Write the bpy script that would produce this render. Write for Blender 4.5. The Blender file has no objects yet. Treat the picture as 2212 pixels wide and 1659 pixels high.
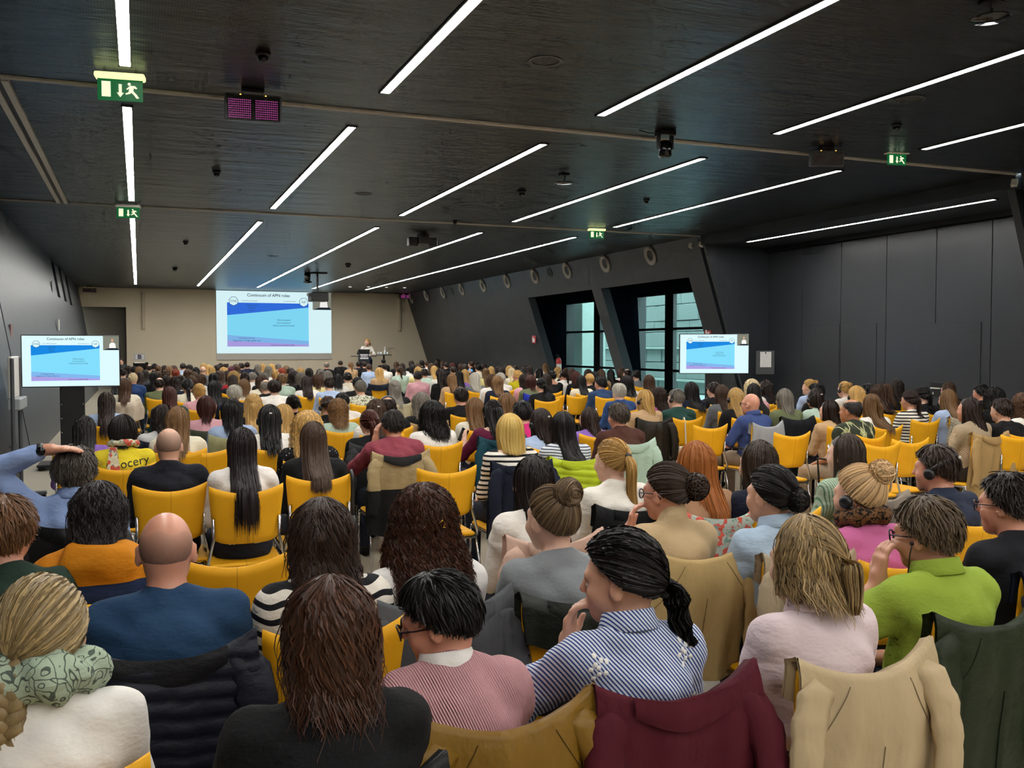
import bpy, math, random
import numpy as np
from mathutils import Vector, Matrix, Euler
from mathutils.bvhtree import BVHTree

scene = bpy.context.scene
COL = scene.collection
R = math.radians

# ------------------------------------------------------------------ camera, world, exposure
FPX = 2000.0                      # focal length in pixels of the 2212 px wide frame
YAW = math.atan(806 / FPX)        # the camera looks to the right of the hall's long axis
PITCH = math.atan(80 / FPX)
HC = 1.72
cam_d = bpy.data.cameras.new('camera')
cam = bpy.data.objects.new('camera', cam_d)
COL.objects.link(cam)
cam_d.sensor_width = 36.0
cam_d.lens = FPX / 2212 * 36.0
cam_d.clip_start = 0.05
cam_d.clip_end = 200
cam.location = (0, 0, HC)
cam.rotation_euler = (math.pi / 2 - PITCH, 0, -YAW)
scene.camera = cam

world = bpy.data.worlds.new('overcast_sky')
scene.world = world
world.use_nodes = True
bg = world.node_tree.nodes['Background']
bg.inputs[0].default_value = (0.74, 0.90, 0.92, 1)
bg.inputs[1].default_value = 9.0

vs = scene.view_settings
vs.view_transform = 'Standard'
vs.look = 'None'
vs.gamma = 1.0
vs.use_curve_mapping = False
vs.exposure = 0.0
STRIP = 63.0                      # radiance of the ceiling light strips
scene.cycles.max_bounces = 4
scene.cycles.use_adaptive_sampling = True
scene.cycles.adaptive_threshold = 0.08
scene.cycles.adaptive_min_samples = 12
scene.cycles.diffuse_bounces = 3
scene.cycles.glossy_bounces = 2
scene.cycles.transmission_bounces = 4
scene.cycles.sample_clamp_indirect = 6.0
scene.cycles.caustics_reflective = False
scene.cycles.caustics_refractive = False

# ------------------------------------------------------------------ small helpers
def ray(px, py):
    x = (px - 1106) / FPX; y = -(py - 829.5) / FPX
    up = y * math.cos(PITCH) - math.sin(PITCH); fw = math.cos(PITCH) + y * math.sin(PITCH)
    return np.array([x * math.cos(YAW) + fw * math.sin(YAW), -x * math.sin(YAW) + fw * math.cos(YAW), up])
def on_z(px, py, z):
    r = ray(px, py); return r * ((z - HC) / r[2]) + np.array([0, 0, HC])
def on_y(px, py, Y):
    r = ray(px, py); return r * (Y / r[1]) + np.array([0, 0, HC])
def on_x(px, py, X):
    r = ray(px, py); return r * (X / r[0]) + np.array([0, 0, HC])

def lin(h):
    h = h.lstrip('#')
    o = []
    for i in (0, 2, 4):
        c = int(h[i:i + 2], 16) / 255
        o.append(c / 12.92 if c <= 0.04045 else ((c + 0.055) / 1.055) ** 2.4)
    return (o[0], o[1], o[2], 1.0)

def mesh_np(name, v, f, smooth=True):
    """verts (n,3); f: list of int arrays (m,k) of faces"""
    if isinstance(f, np.ndarray): f = [f]
    f = [np.asarray(a) for a in f if len(a)]
    me = bpy.data.meshes.new(name)
    v = np.asarray(v, dtype=np.float32)
    me.vertices.add(len(v)); me.vertices.foreach_set('co', v.ravel())
    nl = sum(a.size for a in f); nf = sum(len(a) for a in f)
    me.loops.add(nl); me.polygons.add(nf)
    me.loops.foreach_set('vertex_index', np.concatenate([a.ravel() for a in f]).astype(np.int32))
    tot = np.concatenate([np.full(len(a), a.shape[1], np.int32) for a in f])
    st = np.concatenate([[0], np.cumsum(tot)[:-1]]).astype(np.int32)
    me.polygons.foreach_set('loop_start', st)
    me.polygons.foreach_set('loop_total', tot)
    me.polygons.foreach_set('use_smooth', np.full(nf, smooth, dtype=bool))
    me.update(calc_edges=True)
    return me

def link(name, me, mat=None, parent=None, loc=None, rot=None):
    o = bpy.data.objects.new(name, me)
    COL.objects.link(o)
    if mat is not None and me is not None and not len(me.materials): me.materials.append(mat)
    if parent is not None: o.parent = parent
    if loc is not None: o.location = loc
    if rot is not None: o.rotation_euler = rot
    return o

def tag(o, label=None, cat=None, group=None, kind=None):
    if label: o['label'] = label
    if cat: o['category'] = cat
    if group: o['group'] = group
    if kind: o['kind'] = kind
    return o

def empty(name, loc=(0, 0, 0), rz=0.0, label=None, cat=None, group=None, kind=None):
    o = bpy.data.objects.new(name, None); COL.objects.link(o)
    o.empty_display_size = 0.1
    o.location = loc; o.rotation_euler = (0, 0, rz)
    return tag(o, label, cat, group, kind)

class MB:
    """collects simple solids into one mesh"""
    def __init__(s): s.v = []; s.f = {}; s.n = 0
    def add(s, v, faces):
        for f in faces: s.f.setdefault(len(f), []).append([i + s.n for i in f])
        s.v.extend([tuple(p) for p in v]); s.n += len(v); return s
    def box(s, lo, hi, M=None):
        (a, b, c), (d, e, g) = lo, hi
        v = [Vector(p) for p in ((a, b, c), (d, b, c), (d, e, c), (a, e, c), (a, b, g), (d, b, g), (d, e, g), (a, e, g))]
        if M is not None: v = [M @ p for p in v]
        return s.add(v, [(0, 3, 2, 1), (4, 5, 6, 7), (0, 1, 5, 4), (1, 2, 6, 5), (2, 3, 7, 6), (3, 0, 4, 7)])
    def bevbox(s, lo, hi, b, M=None):
        # box with chamfered vertical and horizontal edges
        x0, y0, z0 = lo; x1, y1, z1 = hi
        ring = lambda o, z: [(x0 + o, y0, z), (x1 - o, y0, z), (x1, y0 + o, z), (x1, y1 - o, z), (x1 - o, y1, z), (x0 + o, y1, z), (x0, y1 - o, z), (x0, y0 + o, z)]
        def ins(z, d):
            return [(min(max(p[0], x0 + d), x1 - d), min(max(p[1], y0 + d), y1 - d), z) for p in ring(b, z)]
        rs = [ins(z0, b), ring(b, z0 + b), ring(b, z1 - b), ins(z1, b)]
        v = [Vector(p) for r in rs for p in r]
        if M is not None: v = [M @ p for p in v]
        fs = [tuple(range(7, -1, -1)), tuple(range(24, 32))]
        for k in range(3):
            for i in range(8):
                j = (i + 1) % 8; fs.append((k * 8 + i, k * 8 + j, k * 8 + 8 + j, k * 8 + 8 + i))
        return s.add(v, fs)
    def prism(s, poly, z0, z1, M=None):
        n = len(poly)
        v = [Vector((p[0], p[1], z0)) for p in poly] + [Vector((p[0], p[1], z1)) for p in poly]
        if M is not None: v = [M @ p for p in v]
        return s.add(v, [tuple(range(n - 1, -1, -1)), tuple(range(n, 2 * n))] + [(i, (i + 1) % n, n + (i + 1) % n, n + i) for i in range(n)])
    def tube(s, pts, r, n=8, cap=True):
        pts = [Vector(p) for p in pts]; m = len(pts)
        rr = r if isinstance(r, (list, tuple)) else [r] * m
        v = []
        up = None
        for i, p in enumerate(pts):
            t = (pts[min(i + 1, m - 1)] - pts[max(i - 1, 0)]).normalized()
            if up is None:
                up = Vector((0, 0, 1)) if abs(t.z) < 0.9 else Vector((1, 0, 0))
            a = t.cross(up).normalized(); b = a.cross(t).normalized(); up = b
            for k in range(n):
                q = 2 * math.pi * k / n
                v.append(p + (a * math.cos(q) + b * math.sin(q)) * rr[i])
        fs = [(i * n + k, i * n + (k + 1) % n, (i + 1) * n + (k + 1) % n, (i + 1) * n + k) for i in range(m - 1) for k in range(n)]
        if cap: fs += [tuple(range(n - 1, -1, -1)), tuple((m - 1) * n + k for k in range(n))]
        return s.add(v, fs)
    def lathe(s, prof, n=16, M=None, close=True):
        v = []
        for (r, z) in prof:
            for k in range(n):
                q = 2 * math.pi * k / n; v.append(Vector((r * math.cos(q), r * math.sin(q), z)))
        if M is not None: v = [M @ p for p in v]
        m = len(prof)
        fs = [(i * n + k, i * n + (k + 1) % n, (i + 1) * n + (k + 1) % n, (i + 1) * n + k) for i in range(m - 1) for k in range(n)]
        if close: fs += [tuple(range(n - 1, -1, -1)), tuple((m - 1) * n + k for k in range(n))]
        return s.add(v, fs)
    def quad(s, a, b, c, d): return s.add([a, b, c, d], [(0, 1, 2, 3)])
    def poly(s, pts): return s.add(pts, [tuple(range(len(pts)))])
    def mesh(s, name, smooth=False):
        return mesh_np(name, np.array([tuple(p) for p in s.v]), [np.array(a) for a in s.f.values()], smooth)
    def build(s, name, mat, parent=None, loc=None, rot=None, smooth=False):
        return link(name, s.mesh(name, smooth), mat, parent, loc, rot)

# ------------------------------------------------------------------ materials
def nodes(name):
    m = bpy.data.materials.new(name); m.use_nodes = True
    nt = m.node_tree; b = nt.nodes['Principled BSDF']
    return m, nt, b
def N(nt, t, **kw):
    n = nt.nodes.new(t)
    for k, v in kw.items(): setattr(n, k, v)
    return n
def math_n(nt, op, a, b=None, c=None):
    n = N(nt, 'ShaderNodeMath', operation=op)
    for i, x in enumerate((a, b, c)):
        if x is None: continue
        if isinstance(x, (int, float)): n.inputs[i].default_value = x
        else: nt.links.new(x, n.inputs[i])
    return n.outputs[0]
def mixc(nt, fac, a, b, blend='MIX'):
    n = N(nt, 'ShaderNodeMix', data_type='RGBA', blend_type=blend)
    for i, x in ((0, fac), (6, a), (7, b)):
        if isinstance(x, (int, float)): n.inputs[i].default_value = x
        elif isinstance(x, tuple): n.inputs[i].default_value = x
        else: nt.links.new(x, n.inputs[i])
    return n.outputs[2]
def noise(nt, vec, scale, detail=3, rough=0.55, stretch=None):
    if stretch:
        mp = N(nt, 'ShaderNodeMapping'); mp.inputs['Scale'].default_value = stretch
        nt.links.new(vec, mp.inputs[0]); vec = mp.outputs[0]
    n = N(nt, 'ShaderNodeTexNoise'); n.inputs['Scale'].default_value = scale
    n.inputs['Detail'].default_value = detail; n.inputs['Roughness'].default_value = rough
    nt.links.new(vec, n.inputs['Vector'])
    return n.outputs['Fac']
def bump(nt, b, h, strength=0.3, dist=0.01):
    n = N(nt, 'ShaderNodeBump'); n.inputs['Strength'].default_value = strength; n.inputs['Distance'].default_value = dist
    nt.links.new(h, n.inputs['Height']); nt.links.new(n.outputs[0], b.inputs['Normal'])
    return n
def ramp(nt, fac, stops):
    n = N(nt, 'ShaderNodeValToRGB')
    el = n.color_ramp.elements
    while len(el) < len(stops): el.new(0.5)
    for e, (p, c) in zip(el, stops): e.position = p; e.color = c
    nt.links.new(fac, n.inputs[0]); return n.outputs[0]
def coord(nt, which='Object'):
    return N(nt, 'ShaderNodeTexCoord').outputs[which]

_mc = {}
def plain(name, col, rough=0.5, metal=0.0, spec=None, nb=None):
    key = ('p', name)
    if key in _mc: return _mc[key]
    m, nt, b = nodes(name)
    c = lin(col) if isinstance(col, str) else col
    v = coord(nt)
    f = noise(nt, v, 14.0)
    cc = mixc(nt, f, tuple(x * 0.86 for x in c[:3]) + (1,), tuple(min(1, x * 1.12) for x in c[:3]) + (1,))
    nt.links.new(cc, b.inputs['Base Color'])
    b.inputs['Roughness'].default_value = rough; b.inputs['Metallic'].default_value = metal
    if spec is not None: b.inputs['Specular IOR Level'].default_value = spec
    if nb: bump(nt, b, noise(nt, v, nb[0]), nb[1], nb[2])
    _mc[key] = m
    return m
def emit(name, col, s=1.0):
    key = ('e', name)
    if key in _mc: return _mc[key]
    m, nt, b = nodes(name)
    c = lin(col) if isinstance(col, str) else col
    b.inputs['Base Color'].default_value = (0, 0, 0, 1); b.inputs['Specular IOR Level'].default_value = 0.1
    b.inputs['Emission Color'].default_value = c; b.inputs['Emission Strength'].default_value = s
    if not any(q in name for q in ('light_strip', 'downlight', 'page_base', 'tv_base')): m.cycles.emission_sampling = 'NONE'
    _mc[key] = m
    return m

def mat_ceiling():
    m, nt, b = nodes('perforated_metal_ceiling')
    v = coord(nt)
    sep = N(nt, 'ShaderNodeSeparateXYZ'); nt.links.new(v, sep.inputs[0])
    p = 0.02
    def cell(o):
        return math_n(nt, 'SUBTRACT', math_n(nt, 'FRACT', math_n(nt, 'DIVIDE', o, p)), 0.5)
    cx, cy = cell(sep.outputs[0]), cell(sep.outputs[1])
    r = math_n(nt, 'SQRT', math_n(nt, 'ADD', math_n(nt, 'MULTIPLY', cx, cx), math_n(nt, 'MULTIPLY', cy, cy)))
    hole = math_n(nt, 'LESS_THAN', r, 0.32)
    big = noise(nt, v, 0.35, 3)
    base = mixc(nt, big, lin('#433f3a'), lin('#4b4b4b'))
    nt.links.new(mixc(nt, hole, base, lin('#0b0b0b')), b.inputs['Base Color'])
    b.inputs['Metallic'].default_value = 0.6
    b.inputs['Roughness'].default_value = 0.33
    b.inputs['Specular Tint'].default_value = (0.75, 0.88, 1.0, 1)  # bluish tint stands in for window and screen reflections on the ceiling
    w = noise(nt, v, 1.0, 5, 0.62, (0.55, 2.6, 1))
    bump(nt, b, w, 0.5, 0.07)
    return m
def mat_plaster(name, c1, c2, rough=0.5, streak=(2.2, 2.2, 0.5)):
    m, nt, b = nodes(name)
    v = coord(nt)
    f = noise(nt, v, 1.0, 5, 0.6, streak)
    nt.links.new(mixc(nt, f, lin(c1), lin(c2)), b.inputs['Base Color'])
    b.inputs['Roughness'].default_value = rough
    h = noise(nt, v, 1.0, 5, 0.6, tuple(s * 2.2 for s in streak))
    bump(nt, b, h, 0.25, 0.03)
    return m
def mat_floor():
    m, nt, b = nodes('pale_polished_floor')
    v = coord(nt)
    f = noise(nt, v, 1.3, 6, 0.6)
    nt.links.new(mixc(nt, f, lin('#a39a87'), lin('#bdb5a3')), b.inputs['Base Color'])
    b.inputs['Roughness'].default_value = 0.35
    bump(nt, b, noise(nt, v, 60), 0.05, 0.002)
    return m
def mat_glass():
    m = bpy.data.materials.new('window_glass'); m.use_nodes = True
    nt = m.node_tree; nt.nodes.clear()
    out = N(nt, 'ShaderNodeOutputMaterial')
    tr = N(nt, 'ShaderNodeBsdfTransparent'); tr.inputs[0].default_value = (0.80, 0.93, 0.92, 1)
    gl = N(nt, 'ShaderNodeBsdfGlossy'); gl.inputs['Roughness'].default_value = 0.01
    lw = N(nt, 'ShaderNodeLayerWeight'); lw.inputs[0].default_value = 0.5
    fac = math_n(nt, 'MULTIPLY_ADD', math_n(nt, 'POWER', lw.outputs['Facing'], 3.0), 0.5, 0.05)
    mx = N(nt, 'ShaderNodeMixShader')
    nt.links.new(fac, mx.inputs[0]); nt.links.new(tr.outputs[0], mx.inputs[1]); nt.links.new(gl.outputs[0], mx.inputs[2])
    nt.links.new(mx.outputs[0], out.inputs[0])
    return m

M_CEIL = mat_ceiling()
M_FLOOR = mat_floor()
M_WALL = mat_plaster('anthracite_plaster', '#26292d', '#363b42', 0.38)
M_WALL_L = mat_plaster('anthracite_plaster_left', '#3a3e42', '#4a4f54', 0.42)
M_BACK = mat_plaster('taupe_wall', '#c8bca4', '#d2c7af', 0.7, (1, 1, 1))
M_DARK = plain('near_black_paint', '#0b0d12', 0.5)
M_PANEL = mat_plaster('dark_lacquered_panel', '#2b2e33', '#34373c', 0.33, (0.8, 0.8, 0.5))
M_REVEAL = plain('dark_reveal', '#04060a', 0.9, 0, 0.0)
M_ALU = plain('pale_aluminium', '#cfcac0', 0.45, 0.1)
M_CHROME = plain('chrome', '#b8b8b8', 0.18, 1.0)
M_BLACK = plain('black_plastic', '#101012', 0.42)
M_BLACKG = plain('black_gloss', '#08080a', 0.15)
M_WHITEP = plain('white_plastic', '#d8d5cd', 0.45)
M_GREY = plain('grey_metal', '#55585c', 0.45, 0.4)
M_LIGHT = emit('light_strip', (1.0, 0.975, 0.925, 1), STRIP)
M_GLASS = mat_glass()
M_RED = plain('red_enamel', '#b51f22', 0.35)
M_YELLOW = plain('yellow_upholstery', '#d08c08', 0.55, 0, 0.35, (220, 0.12, 0.002))
M_YEDGE = plain('yellow_edge', '#e0a012', 0.5)
M_STONE = plain('grey_stone', '#8d9694', 0.9, 0, None, (18, 0.5, 0.02))
M_CONC = plain('pale_concrete', '#aab6b2', 0.85)
# ------------------------------------------------------------------ the hall
ZC = 4.1; YF = 40.6; YB = -6.5
XL = lambda z: -2.2 + 0.166 * (ZC - z)          # leaning left wall
XR = lambda z: 11.2 + 0.33 * (ZC - z)           # leaning right wall

def struct(name, mb, mat, parent=None):
    o = mb.build(name, mat, parent)
    if parent is None: o['kind'] = 'structure'
    return o

struct('floor', MB().box((-4, YB - 0.3, -0.2), (14.0, YF + 1.2, 0)), M_FLOOR)
struct('ceiling', MB().box((-2.6, YB - 0.3, ZC), (11.25, YF + 0.3, ZC + 0.25)), M_CEIL)

def lean(mb, y0, y1, z0, z1, X, t):
    """slab following a leaning plane X(z), thickness t away from the hall"""
    a, b = X(z0), X(z1)
    v = [(a, y0, z0), (a + t, y0, z0), (b + t, y0, z1), (b, y0, z1), (a, y1, z0), (a + t, y1, z0), (b + t, y1, z1), (b, y1, z1)]
    mb.add(v, [(0, 1, 2, 3), (7, 6, 5, 4), (0, 3, 7, 4), (1, 5, 6, 2), (3, 2, 6, 7), (0, 4, 5, 1)])
    return mb

# left wall with three slots under the ceiling
w = MB(); G0, G1 = 15.68, 15.80
SL = [(28.3, 29.3), (30.8, 31.8), (33.3, 34.3)]
lean(w, YB, G0, 0, ZC, XL, -0.35); lean(w, G1, YF, 0, 3.1, XL, -0.35)
e = [G1] + [q for s_ in SL for q in s_] + [YF]
for i in range(0, len(e), 2): lean(w, e[i], e[i + 1], 3.1, ZC, XL, -0.35)
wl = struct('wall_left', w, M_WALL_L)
struct('groove_back', lean(MB(), G0, G1, 0, ZC, lambda z: XL(z) - 0.12, -0.1), M_DARK, wl)
for k, (a, b) in enumerate(SL):
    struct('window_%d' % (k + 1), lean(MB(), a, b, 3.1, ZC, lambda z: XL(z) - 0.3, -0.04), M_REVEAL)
struct('trim_1', lean(MB(), 11.2, 14.1, 0, 1.52, lambda z: XL(z) + 0.04, -0.035), M_DARK)

# front wall with a door recess at the left and a small niche at the right
def holed(u0, u1, v0, v1, holes, y, t):
    us = sorted({u0, u1, *[h[0] for h in holes], *[h[1] for h in holes]})
    vs_ = sorted({v0, v1, *[h[2] for h in holes], *[h[3] for h in holes]})
    mb = MB()
    for a, b in zip(us, us[1:]):
        for c, d in zip(vs_, vs_[1:]):
            mu, mv = (a + b) / 2, (c + d) / 2
            if any(h[0] < mu < h[1] and h[2] < mv < h[3] for h in holes): continue
            mb.box((a, y, c), (b, y + t, d))
    return mb
HD = [(-2.5, -0.45, 0, 3.33), (10.38, 10.68, 1.12, 1.68)]
wf = struct('wall_front', holed(-2.6, 12.7, 0, ZC, HD, YF, 0.3), M_BACK)
struct('niche_back', MB().box((10.36, YF + 0.09, 1.1), (10.7, YF + 0.12, 1.7)), M_BACK, wf)
struct('door_1', MB().box((-2.6, YF + 0.62, 0), (-0.35, YF + 0.7, 3.4)).box((-0.45, YF + 0.3, 0), (-0.40, YF + 0.7, 3.4)).box((-2.7, YF + 0.3, 0), (-2.55, YF + 0.7, 3.5)).box((-2.7, YF + 0.29, 3.33), (-0.35, YF + 0.72, 3.5)), plain('shaded_taupe_door', '#5d564b', 0.7))  # side and top boxes added to keep sky light out of the recess
struct('wall_back', MB().box((-2.6, YB - 0.3, 0), (13, YB, ZC)), M_BACK)

# right wall: portholes above, two deep window openings, then an alcove with storage panels
ZO = 3.28; A0, A1, B0, B1 = 22.65, 27.1, 17.85, 22.1; YG = 17.12
w = MB()
lean(w, YG, YF, ZO, ZC, XR, 0.25); lean(w, A1, YF, 0, ZO, XR, 0.25)
lean(w, B1, A0, 0, ZO, XR, 0.25); lean(w, YG, B0, 0, ZO, XR, 0.25)
lean(w, YB, 9.22, 0, ZC, XR, 0.25)
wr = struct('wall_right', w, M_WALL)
struct('groove_back', lean(MB(), 16.98, YG, 0, ZC, lambda z: XR(z) + 0.14, 0.1), M_DARK, wr)
struct('groove_back', lean(MB(), 9.22, 9.36, 0, ZC, lambda z: XR(z) + 0.14, 0.1), M_DARK, wr)
XG = 14.0
for (y0, y1) in ((A0, A1), (B0, B1)):        # diagonal reveals and soffit
    rv = MB()
    for yy in (y0, y1):
        v = [(XR(0) + 0.2, yy, 0), (XG, yy + 2.5, 0), (XG, yy + 2.5, ZO), (XR(ZO) + 0.2, yy, ZO)]
        u = [(p[0], p[1] + (0.06 if yy == y1 else -0.06), p[2]) for p in v]
        rv.add(v + u, [(0, 1, 2, 3), (7, 6, 5, 4), (0, 4, 5, 1), (1, 5, 6, 2), (2, 6, 7, 3), (3, 7, 4, 0)])
    rv.add([(XR(ZO), y0, ZO), (XR(ZO), y1, ZO), (XG, y1 + 2.5, ZO), (XG, y0 + 2.5, ZO), (XR(ZO), y0, ZO + .05), (XR(ZO), y1, ZO + .05), (XG, y1 + 2.5, ZO + .05), (XG, y0 + 2.5, ZO + .05)],
           [(0, 1, 2, 3), (7, 6, 5, 4), (0, 4, 5, 1), (1, 5, 6, 2), (2, 6, 7, 3), (3, 7, 4, 0)])
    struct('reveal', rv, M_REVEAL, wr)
def window(name, y0, y1, mull):
    root = empty(name, (XG, y0, 0), kind='structure')
    ys = [0] + [m - y0 for m in mull] + [y1 - y0]
    zs = [0.02, 1.05, 2.23, ZO]
    for i, yy in enumerate(ys):
        wd = 0.05 if i in (0, len(ys) - 1) else 0.22
        MB().box((-0.06, yy - wd, 0), (0.06, yy + wd, ZO)).build('mullion', M_DARK, root)
    for zz in (0.03, 1.05, 2.23, ZO - 0.04):
        MB().box((-0.05, 0, zz - 0.035), (0.05, y1 - y0, zz + 0.035)).build('transom', M_DARK, root)
    for a, b in zip(ys, ys[1:]):
        for c, d in zip(zs, zs[1:]):
            MB().box((-0.006, a + 0.03, c), (0.006, b - 0.03, d)).build('pane', M_GLASS, root)
window('window_4', A0 + 2.55, A1 + 2.45, [27.15])
window('window_5', B0 + 2.55, B1 + 2.45, [22.7])
struct('wall_facade', MB().box((XG - .03, YG, ZO), (XG + 0.3, YF, 6.5)).box((XG - .03, A1 + 2.5, 0), (XG + 0.3, YF, ZO))
       .box((XG - .03, B1 + 2.5, 0), (XG + 0.3, A0 + 2.5, ZO)).box((XG - .03, 9, 0), (XG + 0.3, B0 + 2.5, ZO)), M_DARK)

# alcove
XA = 12.93
ac = struct('wall_alcove', MB().box((XA + 0.06, 9.2, 0), (XA + 0.3, 17.0, 4.2)).box((XA - .1, 9.3, 3.81), (XA + 0.06, 16.94, 3.9)), M_DARK)
pb = [16.94, 15.8, 14.64, 13.44, 12.28, 11.14, 9.98, 9.36]
for a, b in zip(pb, pb[1:]):
    MB().bevbox((XA, b + 0.006, 0.01), (XA + 0.055, a - 0.006, 3.79), 0.004).build('panel', M_PANEL, ac)
struct('ceiling_alcove', MB().box((11.2, 9.3, 3.9), (XA + 0.3, 16.98, ZC + 0.2)), M_WALL)
sw = MB().prism([(XR(0) , 0), (XA + 0.1, 0), (XA + 0.1, ZC), (XR(ZC), ZC)], -0.04, 0.04, Matrix(((1, 0, 0, 0), (0, 0, 1, 16.96), (0, 1, 0, 0), (0, 0, 0, 1))))
struct('wall_alcove_far', sw, M_WALL)
sw = MB().prism([(XR(0), 0), (XA + 0.1, 0), (XA + 0.1, ZC), (XR(ZC), ZC)], -0.06, 0.06, Matrix(((1, 0, 0, 0), (0, 0, 1, 9.42), (0, 1, 0, 0), (0, 0, 0, 1))))
struct('wall_alcove_near', sw, M_WALL)
for k, (a, b, t) in enumerate(((15.78, 14.66, 2.17), (14.62, 13.66, 2.17))):
    struct('door_%d' % (k + 2), MB().bevbox((XA - 0.012, b, 0.02), (XA + 0.01, a, t), 0.004), M_PANEL)
d4 = struct('door_4', MB().bevbox((XA - 0.014, 11.32, 0.02), (XA + 0.01, 12.39, 2.14), 0.004), M_PANEL)
struct('lock_plate', MB().bevbox((XA - 0.03, 12.02, 0.86), (XA - 0.01, 12.33, 1.1), 0.006), M_BLACK, d4)
struct('door_handle', MB().tube([(XA - 0.02, 12.29, 1.0), (XA - 0.07, 12.29, 1.0), (XA - 0.07, 12.08, 1.0)], 0.011), M_WHITEP, d4)
struct('keyhole', MB().bevbox((XA - 0.034, 12.26, 0.89), (XA - 0.028, 12.285, 0.93), 0.003), M_WHITEP, d4)

# ceiling rails for the movable partitions
def rails(name, horizontal, c, a, b):
    mb = MB()
    for s in (-1, 1):
        for (o, z0, wd) in ((0.022, 0.022, 0.009),) if horizontal else ((0.055, 0.035, 0.018),):
            if horizontal: mb.box((a, c + s * o - wd, ZC - z0), (b, c + s * o + wd, ZC + 0.001))
            else: mb.box((c + s * o - wd * 1.6, a, ZC - z0), (c + s * o + wd * 1.6, b, ZC + 0.001))
    r_ = struct(name, mb, M_ALU)
    sl = MB()
    if horizontal: sl.box((a, c - 0.013, ZC - 0.012), (b, c + 0.013, ZC + 0.002))
    else: sl.box((c - 0.027, a, ZC - 0.012), (c + 0.027, b, ZC + 0.002))
    struct('slot', sl, M_DARK, r_)
rails('trim_2', True, 9.3, XL(ZC), 11.2)
rails('trim_3', True, 16.98, XL(ZC), 11.2)
rails('trim_4', False, -1.12, 9.36, 16.92)

# stage
struct('floor_stage', MB().bevbox((2.4, 36.6, 0), (12.1, YF, 0.32), 0.01), plain('dark_stage', '#6b6357', 0.6))

# outside: stone wall of big blocks, pillar, ground
struct('ground_outside', MB().box((XG + 0.3, 12, -0.4), (40, 60, -0.02)), M_CONC)
rnd = random.Random(4)
so = struct('wall_stone', MB().box((19.05, 22, -0.02), (19.4, 44, 4.25)), plain('dark_joint', '#5d6664', 0.9))
zz = 0.0; row = 0
while zz < 4.2:
    hh = (0.42, 0.62, 0.5, 0.58)[row % 4]
    yy = 22.0 - rnd.random() * 0.8
    if row in (1, 3):
        MB().bevbox((18.8, 22, zz), (19.15, 44, zz + 0.09), 0.01).build('ledge', M_CONC, so); zz += 0.09
    while yy < 44:
        ww = rnd.uniform(0.8, 1.5); t = rnd.uniform(0, 0.05)
        MB().bevbox((18.95 + t, yy + 0.012, zz + 0.012), (19.1, yy + ww - 0.012, zz + hh - 0.012), 0.012).build('stone_block', M_STONE, so)
        yy += ww
    zz += hh; row += 1
struct('pillar_outside', MB().bevbox((15.6, 31.6, 0), (16.6, 32.9, 7), 0.02), M_CONC)
bo = struct('wall_across', MB().box((27, 24, 0), (27.3, 70, 10)), plain('blue_grey_facade', '#6f8f93', 0.5))
for k in range(9):
    for j in range(3):
        MB().box((26.93, 26 + k * 4.6, 0.6 + j * 3.1), (26.99, 29.4 + k * 4.6, 2.9 + j * 3.1)).build('pane', plain('facade_glass', '#3d565e', 0.1), bo)

# ------------------------------------------------------------------ ceiling light strips
ROWX = [(-0.07, 'leftmost'), (2.17, 'second'), (4.43, 'third'), (6.62, 'fourth'), (8.78, 'fifth')]
SEC = [(-5.6, 0.7, 'behind the camera'), (2.1, 8.56, 'nearest, before the first ceiling rail'), (10.0, 16.35, 'between the two ceiling rails'), (18.15, 38.0, 'beyond the second ceiling rail')]
def strip(x, y0, y1, z, label):
    t = empty('light_strip', (x, (y0 + y1) / 2, z), 0, label, 'light', 'linear ceiling lights')
    h = (y1 - y0) / 2
    MB().box((-0.056, -h - 0.03, -0.014), (-0.042, h + 0.03, 0.0)).box((0.042, -h - 0.03, -0.014), (0.056, h + 0.03, 0.0)).box((-0.056, -h - 0.03, -0.014), (0.056, -h, 0)).box((-0.056, h, -0.014), (0.056, h + 0.03, 0)).build('frame', M_GREY, t)
    MB().box((-0.042, -h, -0.010), (0.042, h, -0.002)).build('diffuser', M_LIGHT, t)
for x, nm in ROWX:
    for a, b, w_ in SEC:
        strip(x, a, b, ZC, 'white ceiling light strip, %s row from the left, %s' % (nm, w_))
strip(11.72, 10.08, 16.04, 3.9, 'white light strip on the low ceiling above the dark panel wall')
# ------------------------------------------------------------------ slide on the displays
def text_obj(txt, size, mat, parent, loc, align='CENTER', rot=(math.pi / 2, 0, 0), bold=0.0, name='lettering'):
    cu = bpy.data.curves.new(name, 'FONT'); cu.body = txt; cu.size = size; cu.align_x = align; cu.align_y = 'CENTER'
    cu.offset = bold
    o = bpy.data.objects.new(name, cu); COL.objects.link(o)
    # turn the lettering into a plain mesh
    dg = bpy.context.evaluated_depsgraph_get()
    me = bpy.data.meshes.new_from_object(o.evaluated_get(dg))
    bpy.data.objects.remove(o); bpy.data.curves.remove(cu)
    me.name = name; me.materials.clear()
    return link(name, me, mat, parent, loc, rot)

def flat(name, pts, y, mat, parent, W, H, t=0.0015):
    """flat polygon, points (u,v) with v from the top, on a plate W x H facing -Y"""
    P = [((u - 0.5) * W, (0.5 - v) * H) for u, v in pts]
    n = len(P)
    v = [(p[0], y, p[1]) for p in P] + [(p[0], y + t, p[1]) for p in P]
    f = [tuple(range(n)), tuple(range(2 * n - 1, n - 1, -1))] + [(i, n + i, n + (i + 1) % n, (i + 1) % n) for i in range(n)]
    mb = MB().add(v, f)
    return mb.build(name, mat, parent)

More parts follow.
